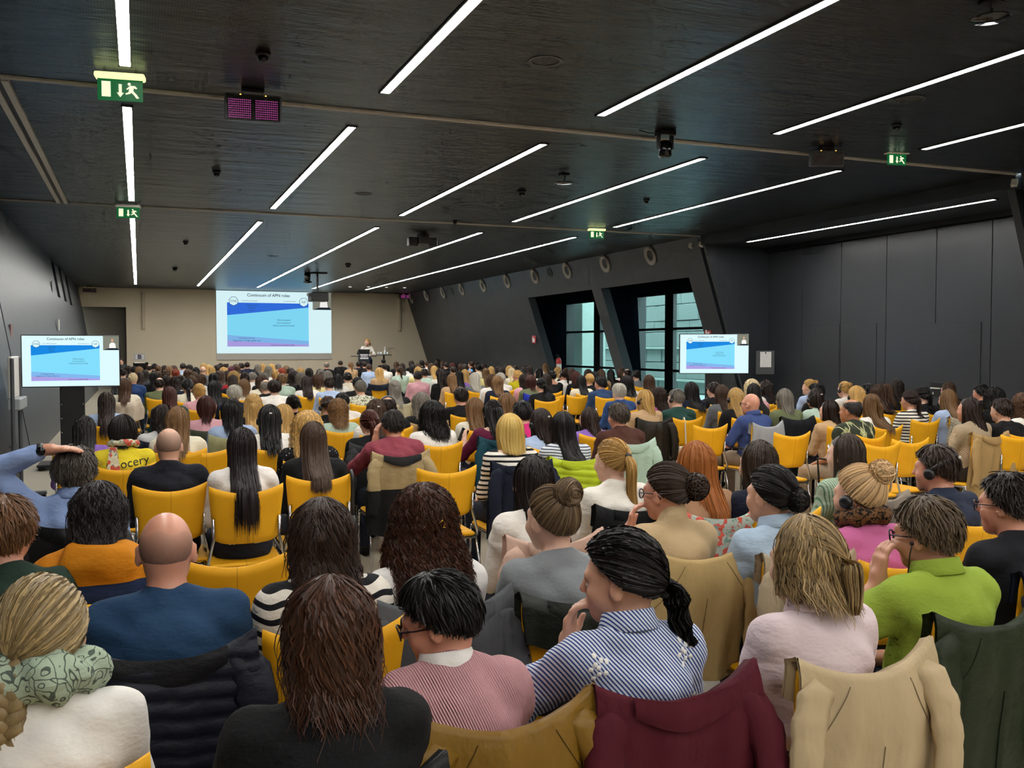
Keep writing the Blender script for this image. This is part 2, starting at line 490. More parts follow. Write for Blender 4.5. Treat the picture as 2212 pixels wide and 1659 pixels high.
def slide(par, W, H, y, s, tag_, blue, sharp=True):
    E_ = lambda n, c, k=1.0: emit('slide_%s_%s' % (n, tag_), c, s * k)
    L = 0.002
    bgm = E_('white', '#d9f6fb')
    flat('slide_page', [(0, 0), (1, 0), (1, 1), (0, 1)], y, bgm, par, W, H)
    flat('slide_field', [(.09, .187), (.795, .187), (.795, .89), (.09, .89)], y - L, E_('cyan', '#7fd9f7'), par, W, H)
    flat('slide_wedge', [(.09, .187), (.795, .187), (.795, .25), (.09, .39)], y - 2 * L, E_('blue', blue), par, W, H)
    flat('slide_wedge', [(.09, .705), (.795, .80), (.795, .89), (.09, .89)], y - 2 * L, E_('mid', '#7fb4ea'), par, W, H)
    flat('slide_band', [(.09, .80), (.795, .86), (.795, .89), (.09, .89)], y - 3 * L, E_('violet', '#a99be0'), par, W, H)
    ink = E_('ink', '#20405c', 0.6); ink2 = E_('ink2', '#2c5f86', 0.6)
    P = lambda u, v: ((u - .5) * W, y - 4 * L, (.5 - v) * H)
    text_obj('Continuum of APN roles', H * .066, ink, par, P(.445, .065), bold=H * .0008)
    for u, tx in ((.145, 'CNS'), (.752, 'NP')):
        c = [(u + .038 * math.cos(a), .165 + .038 * W / H * math.sin(a)) for a in [math.pi / 2 + k * 2 * math.pi / 7 for k in range(7)]]
        flat('badge_rim', [(u + (q[0] - u) * 1.1, .165 + (q[1] - .165) * 1.1) for q in c], y - 3.2 * L, ink2, par, W, H)
        flat('badge', c, y - 3.6 * L, bgm, par, W, H, 0.0008)
        text_obj(tx, H * .05, ink, par, (P(u, .165)[0], y - 4.5 * L, P(u, .165)[2]))
    for (u, v, tx, k) in ((.28, .155, 'Clinical Nurse Specialist', .026), (.63, .155, 'Nurse Practitioner', .026), (.30, .225, 'Researcher', .033), (.30, .265, 'Educator', .033), (.30, .305, 'Coach', .033),
                          (.575, .46, 'Clinical expert', .036), (.575, .505, 'Communicator', .036), (.575, .55, 'Health promotor/coach', .036),
                          (.255, .755, 'Innovator of care', .034), (.255, .795, 'Organisator of high quality care', .034), (.565, .868, 'Clinical and professional leader', .030)):
        text_obj(tx, H * k, ink2 if v < .4 else ink, par, P(u, v))
    # picture of the speaker in the corner
    flat('video_inset', [(.832, 0), (1, 0), (1, .285), (.832, .285)], y - L, E_('inset', '#8c8f80', .8), par, W, H)
    u0, v0 = .93, .11
    flat('video_head', [(u0 + .014 * math.cos(a), v0 - .02 + .034 * math.sin(a)) for a in [k * math.pi / 5 for k in range(10)]], y - 1.6 * L, E_('vskin', '#d9a58c', .9), par, W, H, .0008)
    flat('video_hair', [(u0 + .013 * math.cos(a), v0 - .03 + .028 * math.sin(a)) for a in [math.pi + k * math.pi / 5 for k in range(6)]], y - 2.0 * L, E_('vhair', '#caa777', .9), par, W, H, .0008)
    flat('video_torso', [(.895, .245), (.90, .16), (.918, .135), (.945, .135), (.962, .16), (.968, .245)], y - 1.8 * L, E_('vshirt', '#f4f2ee', 1.0), par, W, H, .0008)
    flat('video_lectern', [(.832, .285), (.90, .245), (.985, .245), (1, .285)], y - 2.2 * L, E_('vdark', '#1c2432', .8), par, W, H, .0008)

# projection screen on the front wall
PW, PH = 4.80, 2.90
ps = empty('projection_screen', (5.43, YF - 0.05, 1.18), 0, 'large projection screen showing the slide on the taupe front wall', 'screen')
MB().box((-PW / 2, 0, 0), (PW / 2, 0.03, PH)).build('screen_cloth', plain('screen_cloth', '#b9b4ac', 0.8), ps)
pj = link('projected_image', MB().box((-PW / 2, -0.006, 0.27), (PW / 2, -0.001, PH)).mesh('projected_image'), emit('slide_page_base', '#d9f6fb', .95), ps)
def slide_on(par, W, H, cz, y, s, tag_, blue):
    n0 = set(bpy.data.objects)
    slide(par, W, H, y, s, tag_, blue)
    for o in set(bpy.data.objects) - n0: o.location.z += cz
slide_on(pj, PW, PH - 0.27, 0.27 + (PH - 0.27) / 2, -0.009, 0.95, 'wall', '#2f6bdb')

def tv(loc, rz, W, H, label, tag_):
    z0 = loc[2]
    t = empty('display_screen', (loc[0], loc[1], 0), rz, label, 'screen')
    body = MB().bevbox((-W / 2 - 0.012, 0.0, z0 - H / 2 - 0.014), (W / 2 + 0.012, 0.06, z0 + H / 2 + 0.012), 0.008).build('housing', M_BLACK, t)
    pan = link('screen_panel', MB().box((-W / 2, -0.004, z0 - H / 2), (W / 2, 0.002, z0 + H / 2)).mesh('screen_panel'), emit('tv_base_' + tag_, '#d9f6fb', 1.05), t)
    slide_on(pan, W, H, z0, -0.006, 1.05, tag_, '#1585de')
    MB().bevbox((-0.16, 0.03, 0.08), (0.16, 0.11, z0 - H / 2 + 0.1), 0.01).build('column', M_BLACK, t)
    st = MB()
    for sx in (-1, 1):
        for k in range(4): st.bevbox((sx * 0.14 - 0.006, 0.022, 0.3 + k * 0.2), (sx * 0.14 + 0.006, 0.031, 0.312 + k * 0.2), 0.002)
    st.build('fixings', M_WHITEP, t)['kind'] = 'stuff'
    MB().bevbox((-0.45, -0.25, 0.05), (0.45, 0.32, 0.085), 0.012).build('base_plate', M_BLACK, t)
    for sx in (-1, 1):
        for sy in (-0.2, 0.27): MB().lathe([(0.02, 0), (0.03, 0.008), (0.03, 0.045), (0.02, 0.052)], 10, Matrix.Translation((sx * 0.4, sy, 0))).build('castor', M_BLACK, t, smooth=True)
tv((-0.885, 14.5, 1.522), 0, 1.245, 0.712, 'display on a black stand beside the left wall, showing the slide', 'tvl')
tv((10.56, 15.5, 1.585), -YAW, 1.352, 0.765, 'display on a stand at the right by the windows, showing the slide', 'tvr')

# ------------------------------------------------------------------ exit signs
M_SIGN = emit('exit_green', '#0b7a3c', 0.55); M_SIGNW = emit('exit_white', '#f3f6cf', 1.1)
M_SIGNF = emit('exit_lamp', '#f0f3a0', 1.6)
def exit_sign(px, py, wpx, label, lit=True, Y=None):
    p = on_y(px, py, Y); d = p[1] * math.cos(YAW) + p[0] * math.sin(YAW)
    W = wpx * d / FPX; H = W * 0.5
    t = empty('exit_sign', (p[0], p[1], p[2]), -0.12, label, 'sign', 'green emergency exit signs')
    MB().bevbox((-W / 2 - 0.02, -0.06, H / 2), (W / 2 + 0.02, 0.06, H / 2 + W * 0.13), 0.01).build('lamp_housing', M_SIGNF if lit else M_WHITEP, t)
    pl = MB().box((-W / 2, -0.006, -H / 2), (W / 2, 0.006, H / 2)).build('plate', M_SIGN, t)
    q = lambda pts, nm: flat(nm, [(x, y) for x, y in pts], -0.008, M_SIGNW, pl, W, H, 0.0015)
    q([(.09, .12), (.29, .12), (.29, .84), (.09, .84)], 'door_pictogram')
    q([(.465, .22), (.535, .22), (.535, .62), (.58, .62), (.5, .84), (.42, .62), (.465, .62)], 'arrow_pictogram')
    q([(.70 + .036 * math.cos(a), .20 + .072 * math.sin(a)) for a in [k * math.pi / 6 for k in range(12)]], 'head_pictogram')
    q([(.72, .27), (.83, .27), (.88, .38), (.85, .42), (.80, .37), (.79, .52), (.86, .66), (.92, .84), (.86, .86), (.80, .70), (.75, .60), (.70, .66), (.62, .70), (.61, .64), (.68, .58), (.70, .40), (.66, .47), (.63, .44)], 'runner_pictogram')
    for s in (-1, 1): MB().tube([(s * W * .35, 0, H / 2 + W * .12), (s * W * .35, 0, ZC - p[2])], 0.006, 6).build('hanger', M_GREY, t)
exit_sign(260, 195, 90, 'glowing green exit sign hanging near the leftmost light strip', True, 8.75)
exit_sign(277, 460, 46, 'small dim green exit sign in front of the far left light strip', False, 16.7)
exit_sign(1289, 507, 33, 'glowing green exit sign above the window wall, hanging at the second rail', True, 16.6)
exit_sign(1937, 345, 46, 'unlit green exit sign at the right end of the first ceiling rail', False, 8.9)

# ------------------------------------------------------------------ infrared emitter panels
M_LED = emit('led_pink', '#b04a92', 0.9); M_LEDD = plain('led_dark', '#3a1a30', 0.4)
def emitter(px, py, wpx, Y, label, lit, rx=0.0, rz=0.0, tall=0.47):
    p = on_y(px, py, Y); d = p[1] * math.cos(YAW) + p[0] * math.sin(YAW)
    W = wpx * d / FPX; H = W * tall
    t = empty('infrared_emitter', tuple(p), rz, label, 'emitter', 'infrared interpretation emitters')
    rot = (rx, 0, 0)
    MB().bevbox((-W / 2, 0, -H / 2), (W / 2, 0.08, H / 2), 0.008).build('housing', M_GREY, t, None, rot)
    fp = MB().box((-W / 2 + 0.015, -0.006, -H / 2 + 0.012), (W / 2 - 0.015, 0.002, H / 2 - 0.012)).build('face', M_BLACKG, t, None, rot)
    a = MB()
    for hx in (-1, 1):
        for i in range(12):
            for j in range(9):
                cx = hx * W * .235 + (i - 5.5) / 12 * W * .40; cz = -H * .06 + (j - 4) / 9 * H * .74
                s = W * .0095
                a.add([(cx - s, -0.010, cz - s), (cx + s, -0.010, cz - s), (cx + s, -0.010, cz + s), (cx - s, -0.010, cz + s), (cx, -0.006, cz)], [(0, 1, 2, 3), (0, 4, 1), (1, 4, 2), (2, 4, 3), (3, 4, 0)])
    a.build('led_array', M_LED if lit else M_LEDD, fp)['kind'] = 'stuff'
    for hx in (-1, 1): MB().lathe([(0.006, 0), (0.008, 0.004), (0.003, 0.008)], 8, Matrix.Translation((hx * W * .22, -0.012, H * .45))).build('status_lamp', emit('amber_led', '#ffb347', 4), t, None, rot)
    MB().tube([(-W * .16, .05, H / 2 - .01), (-W * .16, .05, ZC - p[2] - .02), (W * .16, .05, ZC - p[2] - .02), (W * .16, .05, H / 2 - .01)], 0.008, 6).build('bracket', M_BLACK, t)
    MB().bevbox((-W * .2, .0, ZC - p[2] - .03), (W * .2, .1, ZC - p[2]), 0.006).build('mounting_plate', M_BLACK, t)
emitter(547, 233, 118, 8.9, 'infrared emitter glowing pink, hanging below the ceiling beside the near exit sign', True, 0.10, -0.08)
emitter(1788, 342, 72, 8.9, 'dark infrared emitter hanging at the right of the first ceiling rail', False, 0.15, -0.35)
emitter(877, 640, 26, 40.2, 'pink infrared emitter in the top right corner of the front wall', True, 0, 0, .36)
emitter(193, 627, 27, 39.8, 'dark infrared emitter in the top left corner of the front wall', False, 0.1, 0, .33)

# ------------------------------------------------------------------ small ceiling fittings
def fit(name, label, cat, px, py, z=ZC, group=None):
    p = on_z(px, py, z)
    return empty(name, tuple(p), 0, label, cat, group)
def detector(px, py, label, k=1.0):
    k *= .68
    t = fit('smoke_detector', label, 'detector', px, py, ZC, 'black ceiling detectors')
    MB().lathe([(0.075 * k, 0), (0.075 * k, -0.03 * k), (0.06 * k, -0.045 * k)], 16).build('base', M_BLACK, t)
    MB().lathe([(0.05 * k, -0.045 * k), (0.055 * k, -0.07 * k), (0.035 * k, -0.10 * k), (0.01, -0.105 * k)], 16).build('sensor_head', M_BLACKG, t, smooth=True)
detector(568, 112, 'black detector on the near ceiling between the first two light strips', 1.2)
detector(468, 369, 'black detector on the ceiling left of the second light strip, middle bay', 1.1)
detector(401, 521, 'black detector on the far ceiling beside the left strips', 1.2)
detector(1396, 430, 'black detector between the two right strips of the middle bay', 1.0)
detector(1936, 268, 'black detector on the near ceiling above the unlit exit sign')
detector(1127, 411, 'black dome camera on the ceiling of the middle bay', 1.3)
detector(983, 476, 'small black detector with a red glint at the second rail', 1.0)
detector(752, 570, 'black detector on the far ceiling above the projector', 1.6)
detector(378, 578, 'black detector on the far ceiling left of the second strip', 1.5)
def ceiling_speaker(px, py, r, label):
    t = fit('ceiling_speaker', label, 'speaker', px, py, ZC, 'round flush ceiling loudspeakers')
    MB().lathe([(r + 0.012, 0.001), (r + 0.012, -0.006), (r - 0.012, -0.006), (r - 0.012, 0.001)], 28, close=False).build('rim', M_GREY, t, smooth=False)
    MB().lathe([(r - 0.012, -0.001), (0.001, -0.002)], 28, close=False).build('grille', plain('dark_grille', '#2a2a2a', .6), t)
ceiling_speaker(1178, 131, .13, 'round flush loudspeaker in the near ceiling between second and third strips')
ceiling_speaker(785, 418, .13, 'round flush loudspeaker in the middle bay left of the third strip')
ceiling_speaker(1965, 214, .13, 'round flush loudspeaker in the near ceiling at the right')
ceiling_speaker(590, 553, .13, 'round flush loudspeaker in the far ceiling near the projection screen')
def downlight(px, py, label):
    t = fit('downlight', label, 'light', px, py, ZC, 'small downlights before the front wall')
    MB().lathe([(0.09, 0.001), (0.09, -0.012), (0.06, -0.012), (0.06, 0.001)], 14, close=False).build('rim', M_GREY, t)
    MB().lathe([(0.06, -0.003), (0.001, -0.003)], 14, close=False).build('lens', emit('downlight_lens', (1, .93, .84, 1), 120), t)
for i, (x, y) in enumerate(((756, 619), (796, 619), (835, 620), (874, 621), (793, 625), (676, 622))):
    downlight(x, y, 'small round downlight at the front, number %s from the left above the lectern' % ('two three four five six one'.split()[i]))
# hanging ceiling microphone disc
for px, py, lb in ((1218, 376, 'flat hanging disc antenna on the ceiling between third and fourth strips'), (2140, 2, 'round hanging disc fitting at the top right corner of the ceiling')):
    t = fit('hanging_disc', lb, 'fitting', px, py)
    MB().tube([(0, 0, 0), (0.02, 0, -0.05), (0, 0, -0.1)], 0.008, 6).build('stem', M_GREY, t)
    MB().lathe([(0.02, -0.10), (0.13, -0.115), (0.13, -0.125), (0.02, -0.135)], 20).build('disc', M_BLACKG, t, smooth=True)
    MB().bevbox((-0.06, -0.06, -0.02), (0.06, 0.06, 0), 0.005).build('plate', M_BLACK, t)
# moving head spotlight
t = fit('spotlight', 'black moving-head spotlight on the first ceiling rail right of centre', 'spotlight', 1437, 283)
MB().bevbox((-0.09, -0.09, -0.06), (0.09, 0.09, 0), 0.01).build('base', M_BLACK, t)
MB().box((-0.09, -0.03, -0.2), (-0.075, 0.03, -0.05)).box((0.075, -0.03, -0.2), (0.09, 0.03, -0.05)).build('yoke', M_BLACK, t)
MB().lathe([(0.05, -0.11), (0.07, -0.14), (0.072, -0.27), (0.05, -0.29)], 16).build('head', M_BLACKG, t, smooth=True)
MB().tube([(-0.09, 0, -0.03), (-0.2, 0.0, -0.04), (-0.3, 0.05, -0.005)], 0.006, 6).build('cable', M_BLACK, t)
# black twin box under the far ceiling
t = fit('ceiling_sensor_box', 'black twin-box fitting under the far ceiling by the exit sign', 'fitting', 912, 503)
MB().bevbox((-0.09, -0.1, -0.24), (0.13, 0.1, -0.02), 0.012).build('centre_box', plain('dark_taupe_box', '#3c3833', .5), t)
for s in (-1, 1): MB().bevbox((-0.30 if s < 0 else 0.14, -0.05, -0.28), (-0.10 if s < 0 else 0.32, 0.12, -0.1), 0.012).build('side_box', M_BLACK, t)
# projector on a pole
p = on_y(686, 640, 30.0)
t = empty('projector', tuple(p), 0.0, 'black projector hanging on a pole in front of the projection screen', 'projector')
MB().tube([(0, 0, 0.1), (0, 0, ZC - p[2])], 0.035, 10).build('pole', M_BLACK, t)
MB().bevbox((-0.2, -0.15, ZC - p[2] - 0.04), (0.3, 0.15, ZC - p[2]), 0.01).build('ceiling_plate', M_BLACK, t)
MB().bevbox((-0.26, -0.3, -0.17), (0.30, 0.3, 0.12), 0.03).build('body', M_BLACK, t)
MB().lathe([(0.05, 0), (0.075, 0.02), (0.08, 0.1), (0.06, 0.12)], 14, Matrix.Translation((-0.08, 0.3, -0.02)) @ Matrix.Rotation(-math.pi / 2, 4, 'X')).build('lens', M_BLACKG, t, smooth=True)
MB().bevbox((-0.33, -0.1, 0.0), (-0.26, 0.1, 0.1), 0.01).build('antenna_box', M_GREY, t)
p = on_z(664, 590, ZC)
t = empty('dome_camera', tuple(p), 0, 'black dome camera under the ceiling left of the projector', 'camera')
MB().lathe([(0.09, 0), (0.1, -0.02), (0.1, -0.2), (0.08, -0.24)], 16).build('housing', M_BLACK, t, smooth=True)
MB().lathe([(0.08, -0.24), (0.14, -0.27), (0.15, -0.30), (0.04, -0.33)], 16).build('dome', M_BLACKG, t, smooth=True)

# ------------------------------------------------------------------ air nozzles in the right wall
nrm = Vector((-1, 0, -0.33)).normalized()
Mn = nrm.to_track_quat('Z', 'Y').to_matrix().to_4x4()
ords = ['nearest', 'second', 'third', 'fourth', 'fifth', 'sixth', 'seventh', 'eighth', 'ninth', 'farthest']
M_NOZ = plain('nozzle_grey', '#a9a49a', 0.4)
for i in range(10):
    y = 19.2 + 2.3 * i; z = 3.885
    t = empty('air_nozzle', (XR(z) - 0.002, y, z), 0, 'round grey air nozzle high on the right wall, %s of the row' % ords[i], 'vent', 'round air nozzles')
    t.rotation_euler = Mn.to_euler()
    MB().lathe([(0.20, 0), (0.21, 0.025), (0.235, 0.03), (0.235, 0.0)], 28, close=False).build('flange', M_NOZ, t, smooth=True)
    MB().lathe([(0.21, 0.03), (0.19, 0.05), (0.145, 0.015), (0.12, 0.005)], 28, close=False).build('cone', M_NOZ, t, smooth=True)
    MB().lathe([(0.13, 0.01), (0.10, 0.02), (0.07, 0.012), (0.001, 0.006)], 22, close=False).build('outlet', M_BLACK, t, smooth=True)
for px, py, lb in ((1187, 588, 'small dark round loudspeaker on the right wall between near air nozzles'), (977, 629, 'small dark round loudspeaker on the right wall between far air nozzles')):
    r_ = ray(px, py); k = (11.2 + .33 * (ZC - HC)) / (r_[0] + .33 * r_[2]); p = r_ * k + np.array([0, 0, HC])
    t = empty('wall_speaker', tuple(p), 0, lb, 'speaker', 'round wall loudspeakers'); t.rotation_euler = Mn.to_euler()
    MB().lathe([(0.16, -0.01), (0.165, 0.012), (0.14, 0.014)], 22, close=False).build('rim', M_GREY, t)
    MB().lathe([(0.142, 0.010), (0.001, 0.016)], 22, close=False).build('grille', plain('dark_grille', '#2a2a2a', .6), t)

# small white wall spots at the top of the grooves
for px, py, X_, lb in ((1497, 533, 11.33, 'small white wall camera left of the dark groove by the windows'), (1519, 530, 11.33, 'small white wall camera right of the dark groove by the windows'), (2193, 401, 11.3, 'small white wall camera at the right edge of the hall')):
    p = on_x(px, py, X_)
    t = empty('wall_camera', tuple(p), 0, lb, 'camera', 'white wall cameras')
    MB().bevbox((-0.17, -0.04, -0.06), (-0.03, 0.04, 0.04), 0.012, Matrix.Rotation(0.25, 4, 'Y') @ Matrix.Rotation(0.6, 4, 'Z')).build('body', M_WHITEP, t)
    MB().tube([(-0.08, 0, 0.02), (-0.02, 0, 0.07), (0.03, 0, 0.05)], 0.014, 8).build('arm', M_WHITEP, t)

# ------------------------------------------------------------------ front wall furniture
for x, lb in ((0.21, 'slim pale column loudspeaker at the left of the front wall'), (10.88, 'slim pale column loudspeaker at the right of the front wall')):
    t = empty('column_speaker', (x, YF - 0.06, 2.43), 0, lb, 'speaker')
    MB().bevbox((-0.065, -0.06, 0), (0.065, 0.06, 1.5), 0.02).build('cabinet', plain('pale_taupe_cabinet', '#c9bea8', .5), t)
    MB().bevbox((-0.05, -0.066, 0.02), (0.05, -0.055, 1.48), 0.005).build('grille', plain('taupe_grille', '#b9ae98', .7), t)
t = empty('hall_sign', (0.03, YF - 0.012, 1.18), 0, 'small square hall sign with letter B on the front wall, left', 'sign')
MB().box((-0.21, -0.004, 0), (0.21, 0.008, 0.27)).build('plate', plain('sign_grey', '#b7b4b6', .4), t)
text_obj('B', 0.24, plain('sign_ink', '#2a2350', .5), t, (0.0, -0.008, 0.13), bold=0.008)
for dx in (-0.12, 0.13): MB().box((dx - .025, -0.008, 0.04), (dx + .025, -0.003, 0.23)).build('stripe', plain('sign_white', '#e8e6ec', .4), t)

def at_depth(px, py, Y): return on_y(px, py, Y)
# lectern
p = on_y(786, 771, 38.0); zs = 0.32
t = empty('lectern', (p[0], 38.0, zs), -0.1, 'black lectern with a white name panel in front of the speaker', 'lectern')
MB().add([(-.26, -.12, 0), (.26, -.12, 0), (.26, .22, 0), (-.26, .22, 0), (-.20, -.10, 1.16), (.20, -.10, 1.16), (.20, .2, 1.16), (-.20, .2, 1.16)], [(0, 3, 2, 1), (4, 5, 6, 7), (0, 1, 5, 4), (1, 2, 6, 5), (2, 3, 7, 6), (3, 0, 4, 7)]).build('body', plain('lectern_black', '#0c1420', .4), t)
MB().add([(-.22, -.14, 1.16), (.22, -.14, 1.16), (.25, .3, 1.08), (-.25, .3, 1.08), (-.24, -.16, 1.30), (.24, -.16, 1.30), (.25, .3, 1.14), (-.25, .3, 1.14)], [(0, 3, 2, 1), (4, 5, 6, 7), (0, 1, 5, 4), (1, 2, 6, 5), (2, 3, 7, 6), (3, 0, 4, 7)]).build('desk_top', M_BLACK, t)
MB().box((-.17, -.135, .90), (.17, -.115, 1.10)).build('name_panel', plain('panel_white', '#dedbe2', .5), t)
text_obj('KSGR', 0.15, plain('panel_ink', '#161c2c', .5), t, (0, -.139, 1.0), bold=0.004)
for s in (-1, 1): MB().bevbox((-.52 if s < 0 else .22, -.1, 1.0), (-.22 if s < 0 else .52, .2, 1.03), .008).build('side_shelf', M_BLACK, t)
# high table with carafe and glasses
p = on_y(829, 766, 38.6); tz = p[2]
t = empty('bar_table', (p[0], 38.6, zs), 0, 'round black high table with carafe and glasses beside the lectern', 'table')
MB().lathe([(0.34, tz - zs - .03), (0.35, tz - zs - .015), (0.35, tz - zs), (0.001, tz - zs)], 28).build('table_top', M_BLACK, t)
MB().lathe([(0.04, 0.03), (0.035, tz - zs - .03)], 12).build('column', M_BLACK, t, smooth=True)
MB().lathe([(0.25, 0), (0.25, 0.015), (0.05, 0.04)], 24).build('foot', M_BLACK, t)
M_CLEAR = plain('clear_glass_bright', '#dfe6e6', 0.08)
t = empty('carafe', (p[0] + 0.05, 38.6, tz), 0, 'tall glass water carafe on the high table', 'carafe')
MB().lathe([(0.05, 0), (0.055, 0.02), (0.05, 0.14), (0.025, 0.2), (0.022, 0.25), (0.03, 0.27)], 16).build('body', M_CLEAR, t, smooth=True)
MB().lathe([(0.035, 0.275), (0.04, 0.29), (0.04, 0.32), (0.02, 0.33)], 14).build('stopper', M_WHITEP, t, smooth=True)
for i, dx in enumerate((-0.26, -0.19, -0.12, 0.15)):
    t = empty('drinking_glass', (p[0] + dx, 38.52 + 0.05 * (i % 2), tz), 0, 'clear drinking glass on the high table, %s from left' % ('first second third fourth'.split()[i]), 'glass', 'glasses on the high table')
    MB().lathe([(0.03, 0), (0.034, 0.004), (0.038, 0.11), (0.036, 0.11), (0.03, 0.01)], 14, close=False).build('tumbler', M_CLEAR, t, smooth=True)
# confidence monitor at the front left
p = on_y(304, 789, 33.5)
t = empty('floor_monitor', (p[0], 33.5, 0), 0, 'black monitor on a stand behind the front rows at left', 'monitor')
MB().bevbox((-0.24, 0, p[2] - .2), (0.24, .05, p[2] + .1), .01).build('housing', M_BLACKG, t)
MB().box((-0.2, -.004, p[2] + .075), (0.14, 0, p[2] + .092)).build('label_strip', M_WHITEP, t)
MB().tube([(0, .03, 0.02), (0, .03, p[2] - .2)], .025, 8).build('post', M_BLACK, t)
MB().lathe([(.25, 0), (.25, .02), (.03, .03)], 18).build('foot', M_BLACK, t)

# ------------------------------------------------------------------ right side: extinguisher, call points, notice stand
dv = (A1 + 1.35)
t = empty('fire_extinguisher', (12.75, A1 + 0.2, 0.0), 0, 'red fire extinguisher with white label in the first window recess', 'extinguisher')
pp = on_x(1207, 775, 12.42); t.location = (12.42, pp[1], 0.82)
MB().lathe([(0.07, 0), (0.085, 0.02), (0.085, 0.46), (0.06, 0.53), (0.03, 0.56)], 18).build('cylinder', M_RED, t, smooth=True)
MB().lathe([(0.087, 0.14), (0.087, 0.36)], 18, close=False).build('label', M_WHITEP, t, smooth=True)
MB().tube([(0, 0, 0.55), (0, 0, 0.62), (-0.06, 0, 0.66), (-0.11, 0, 0.6)], 0.016, 8).build('valve', M_BLACK, t, smooth=True)
MB().tube([(-0.02, 0, 0.6), (-0.12, -0.03, 0.5), (-0.11, -0.03, 0.12)], 0.012, 8).build('hose', M_BLACK, t, smooth=True)
MB().box((-0.05, 0.08, 0.2), (0.05, 0.3, 0.26)).build('wall_bracket', M_BLACK, t)
def callpoint(px, py, w_, h_, X, label):
    p = on_x(px, py, X)
    t = empty('fire_sign', tuple(p), 0, label, 'sign', 'red fire signs')
    MB().bevbox((-0.02, -w_ / 2, -h_ / 2), (0.0, w_ / 2, h_ / 2), 0.004).build('plate', M_RED, t)
    MB().box((-0.024, -w_ * .3, -h_ * .35), (-0.019, w_ * .05, h_ * .1)).box((-0.024, w_ * .1, -h_ * .35), (-0.019, w_ * .3, h_ * .3)).build('symbol', M_WHITEP, t)
callpoint(1154, 733, .3, .25, XR(2.0) - .01, 'small red fire sign on the right wall left of the first window')
callpoint(1530, 720, .25, .3, XR(2.0) - .01, 'small red fire sign above the right display')
t = empty('fire_sign', tuple(on_x(2, 722, -1.95)), 0, 'red and white fire notice on the left wall at the picture edge', 'sign', 'red fire signs')
MB().box((0, -.2, -.14), (.012, .2, .14)).build('plate', M_RED, t); MB().box((.012, -.14, -.09), (.015, .14, .09)).build('symbol', M_WHITEP, t)
t = empty('fire_sign', tuple(on_x(39, 804, -1.65)), 0, 'small dark red call box on the left wall beside the left display', 'sign', 'red fire signs')
MB().bevbox((0, -.12, -.09), (.05, .12, .09), .008).build('box', plain('dark_red', '#6e1d1a', .4), t)
for px, py, lb in ((23, 720, 'slim pale switch plate on the left wall beside the groove'), (126, 702, 'slim pale switch plate on the left wall above the display')):
    t = empty('switch_plate', tuple(on_x(px, py, -1.85)), 0, lb, 'switch', 'wall switch plates')
    MB().bevbox((0, -.12, -.14), (.02, .12, .14), .005).build('plate', M_WHITEP if px > 100 else plain('plate_pink', '#8d6a68', .5), t)
t = empty('wall_vent', tuple(on_x(112, 620, -2.05)), 0, 'small dark oval vent high on the left wall', 'vent')
MB().lathe([(.16, 0), (.165, .012), (.12, .014)], 18, Matrix.Rotation(math.pi / 2, 4, 'Y')).build('grille', M_BLACK, t)
# notice stand
p0 = on_y(1653, 783, 16.2)
t = empty('notice_stand', (p0[0], 16.2, 0), -YAW, 'dark notice board on a post with a white sheet, right of the display', 'notice board')
MB().bevbox((-.19, -.02, p0[2] - .25), (.19, .02, p0[2] + .25), .006).build('board', M_GREY, t)
MB().tube([(0, .01, .02), (0, .01, p0[2] - .2)], .025, 8).build('post', M_BLACK, t)
MB().lathe([(.22, 0), (.22, .02), (.03, .03)], 18).build('foot', M_BLACK, t)
sh_ = MB().box((-.115, -.026, p0[2] - .1), (.12, -.021, p0[2] + .225)).build('paper_sheet', plain('paper', '#d9d8d6', .7), t)
MB().lathe([(.012, 0), (.016, .004), (.004, .008)], 10, Matrix.Translation((0, -.027, p0[2] + .2)) @ Matrix.Rotation(math.pi / 2, 4, 'X')).build('pin', M_BLACK, t)

# whiteboard on a mobile stand, seen edge-on at the left
t = empty('whiteboard_stand', (-1.17, 11.45, 0), 0.0, 'mobile whiteboard seen edge-on at the left wall', 'whiteboard')
MB().bevbox((-.09, -.62, 1.18), (-.05, .0, 1.62), .008).build('board', M_WHITEP, t)
MB().bevbox((-.10, -.62, 1.06), (.02, .02, 1.18), .01).build('pen_tray', plain('tray_grey', '#9aa0a3', .4), t)
MB().tube([(-.05, -.0, .12), (-.05, -.0, 1.6)], .02, 8).build('post', M_GREY, t)
MB().tube([(-.05, -.62, .12), (-.05, -.62, 1.6)], .02, 8).build('post', M_GREY, t)
MB().bevbox((-.30, -.04, .08), (.2, .04, .12), .008).build('base_bar', M_GREY, t)
MB().bevbox((-.30, -.66, .08), (.2, -.58, .12), .008).build('base_bar', M_GREY, t)
for a, b in ((-.26, 0), (.16, 0), (-.26, -.62), (.16, -.62)): MB().lathe([(.02, 0), (.035, .01), (.035, .07), (.02, .08)], 10, Matrix.Translation((a, b, 0))).build('castor', M_BLACK, t)
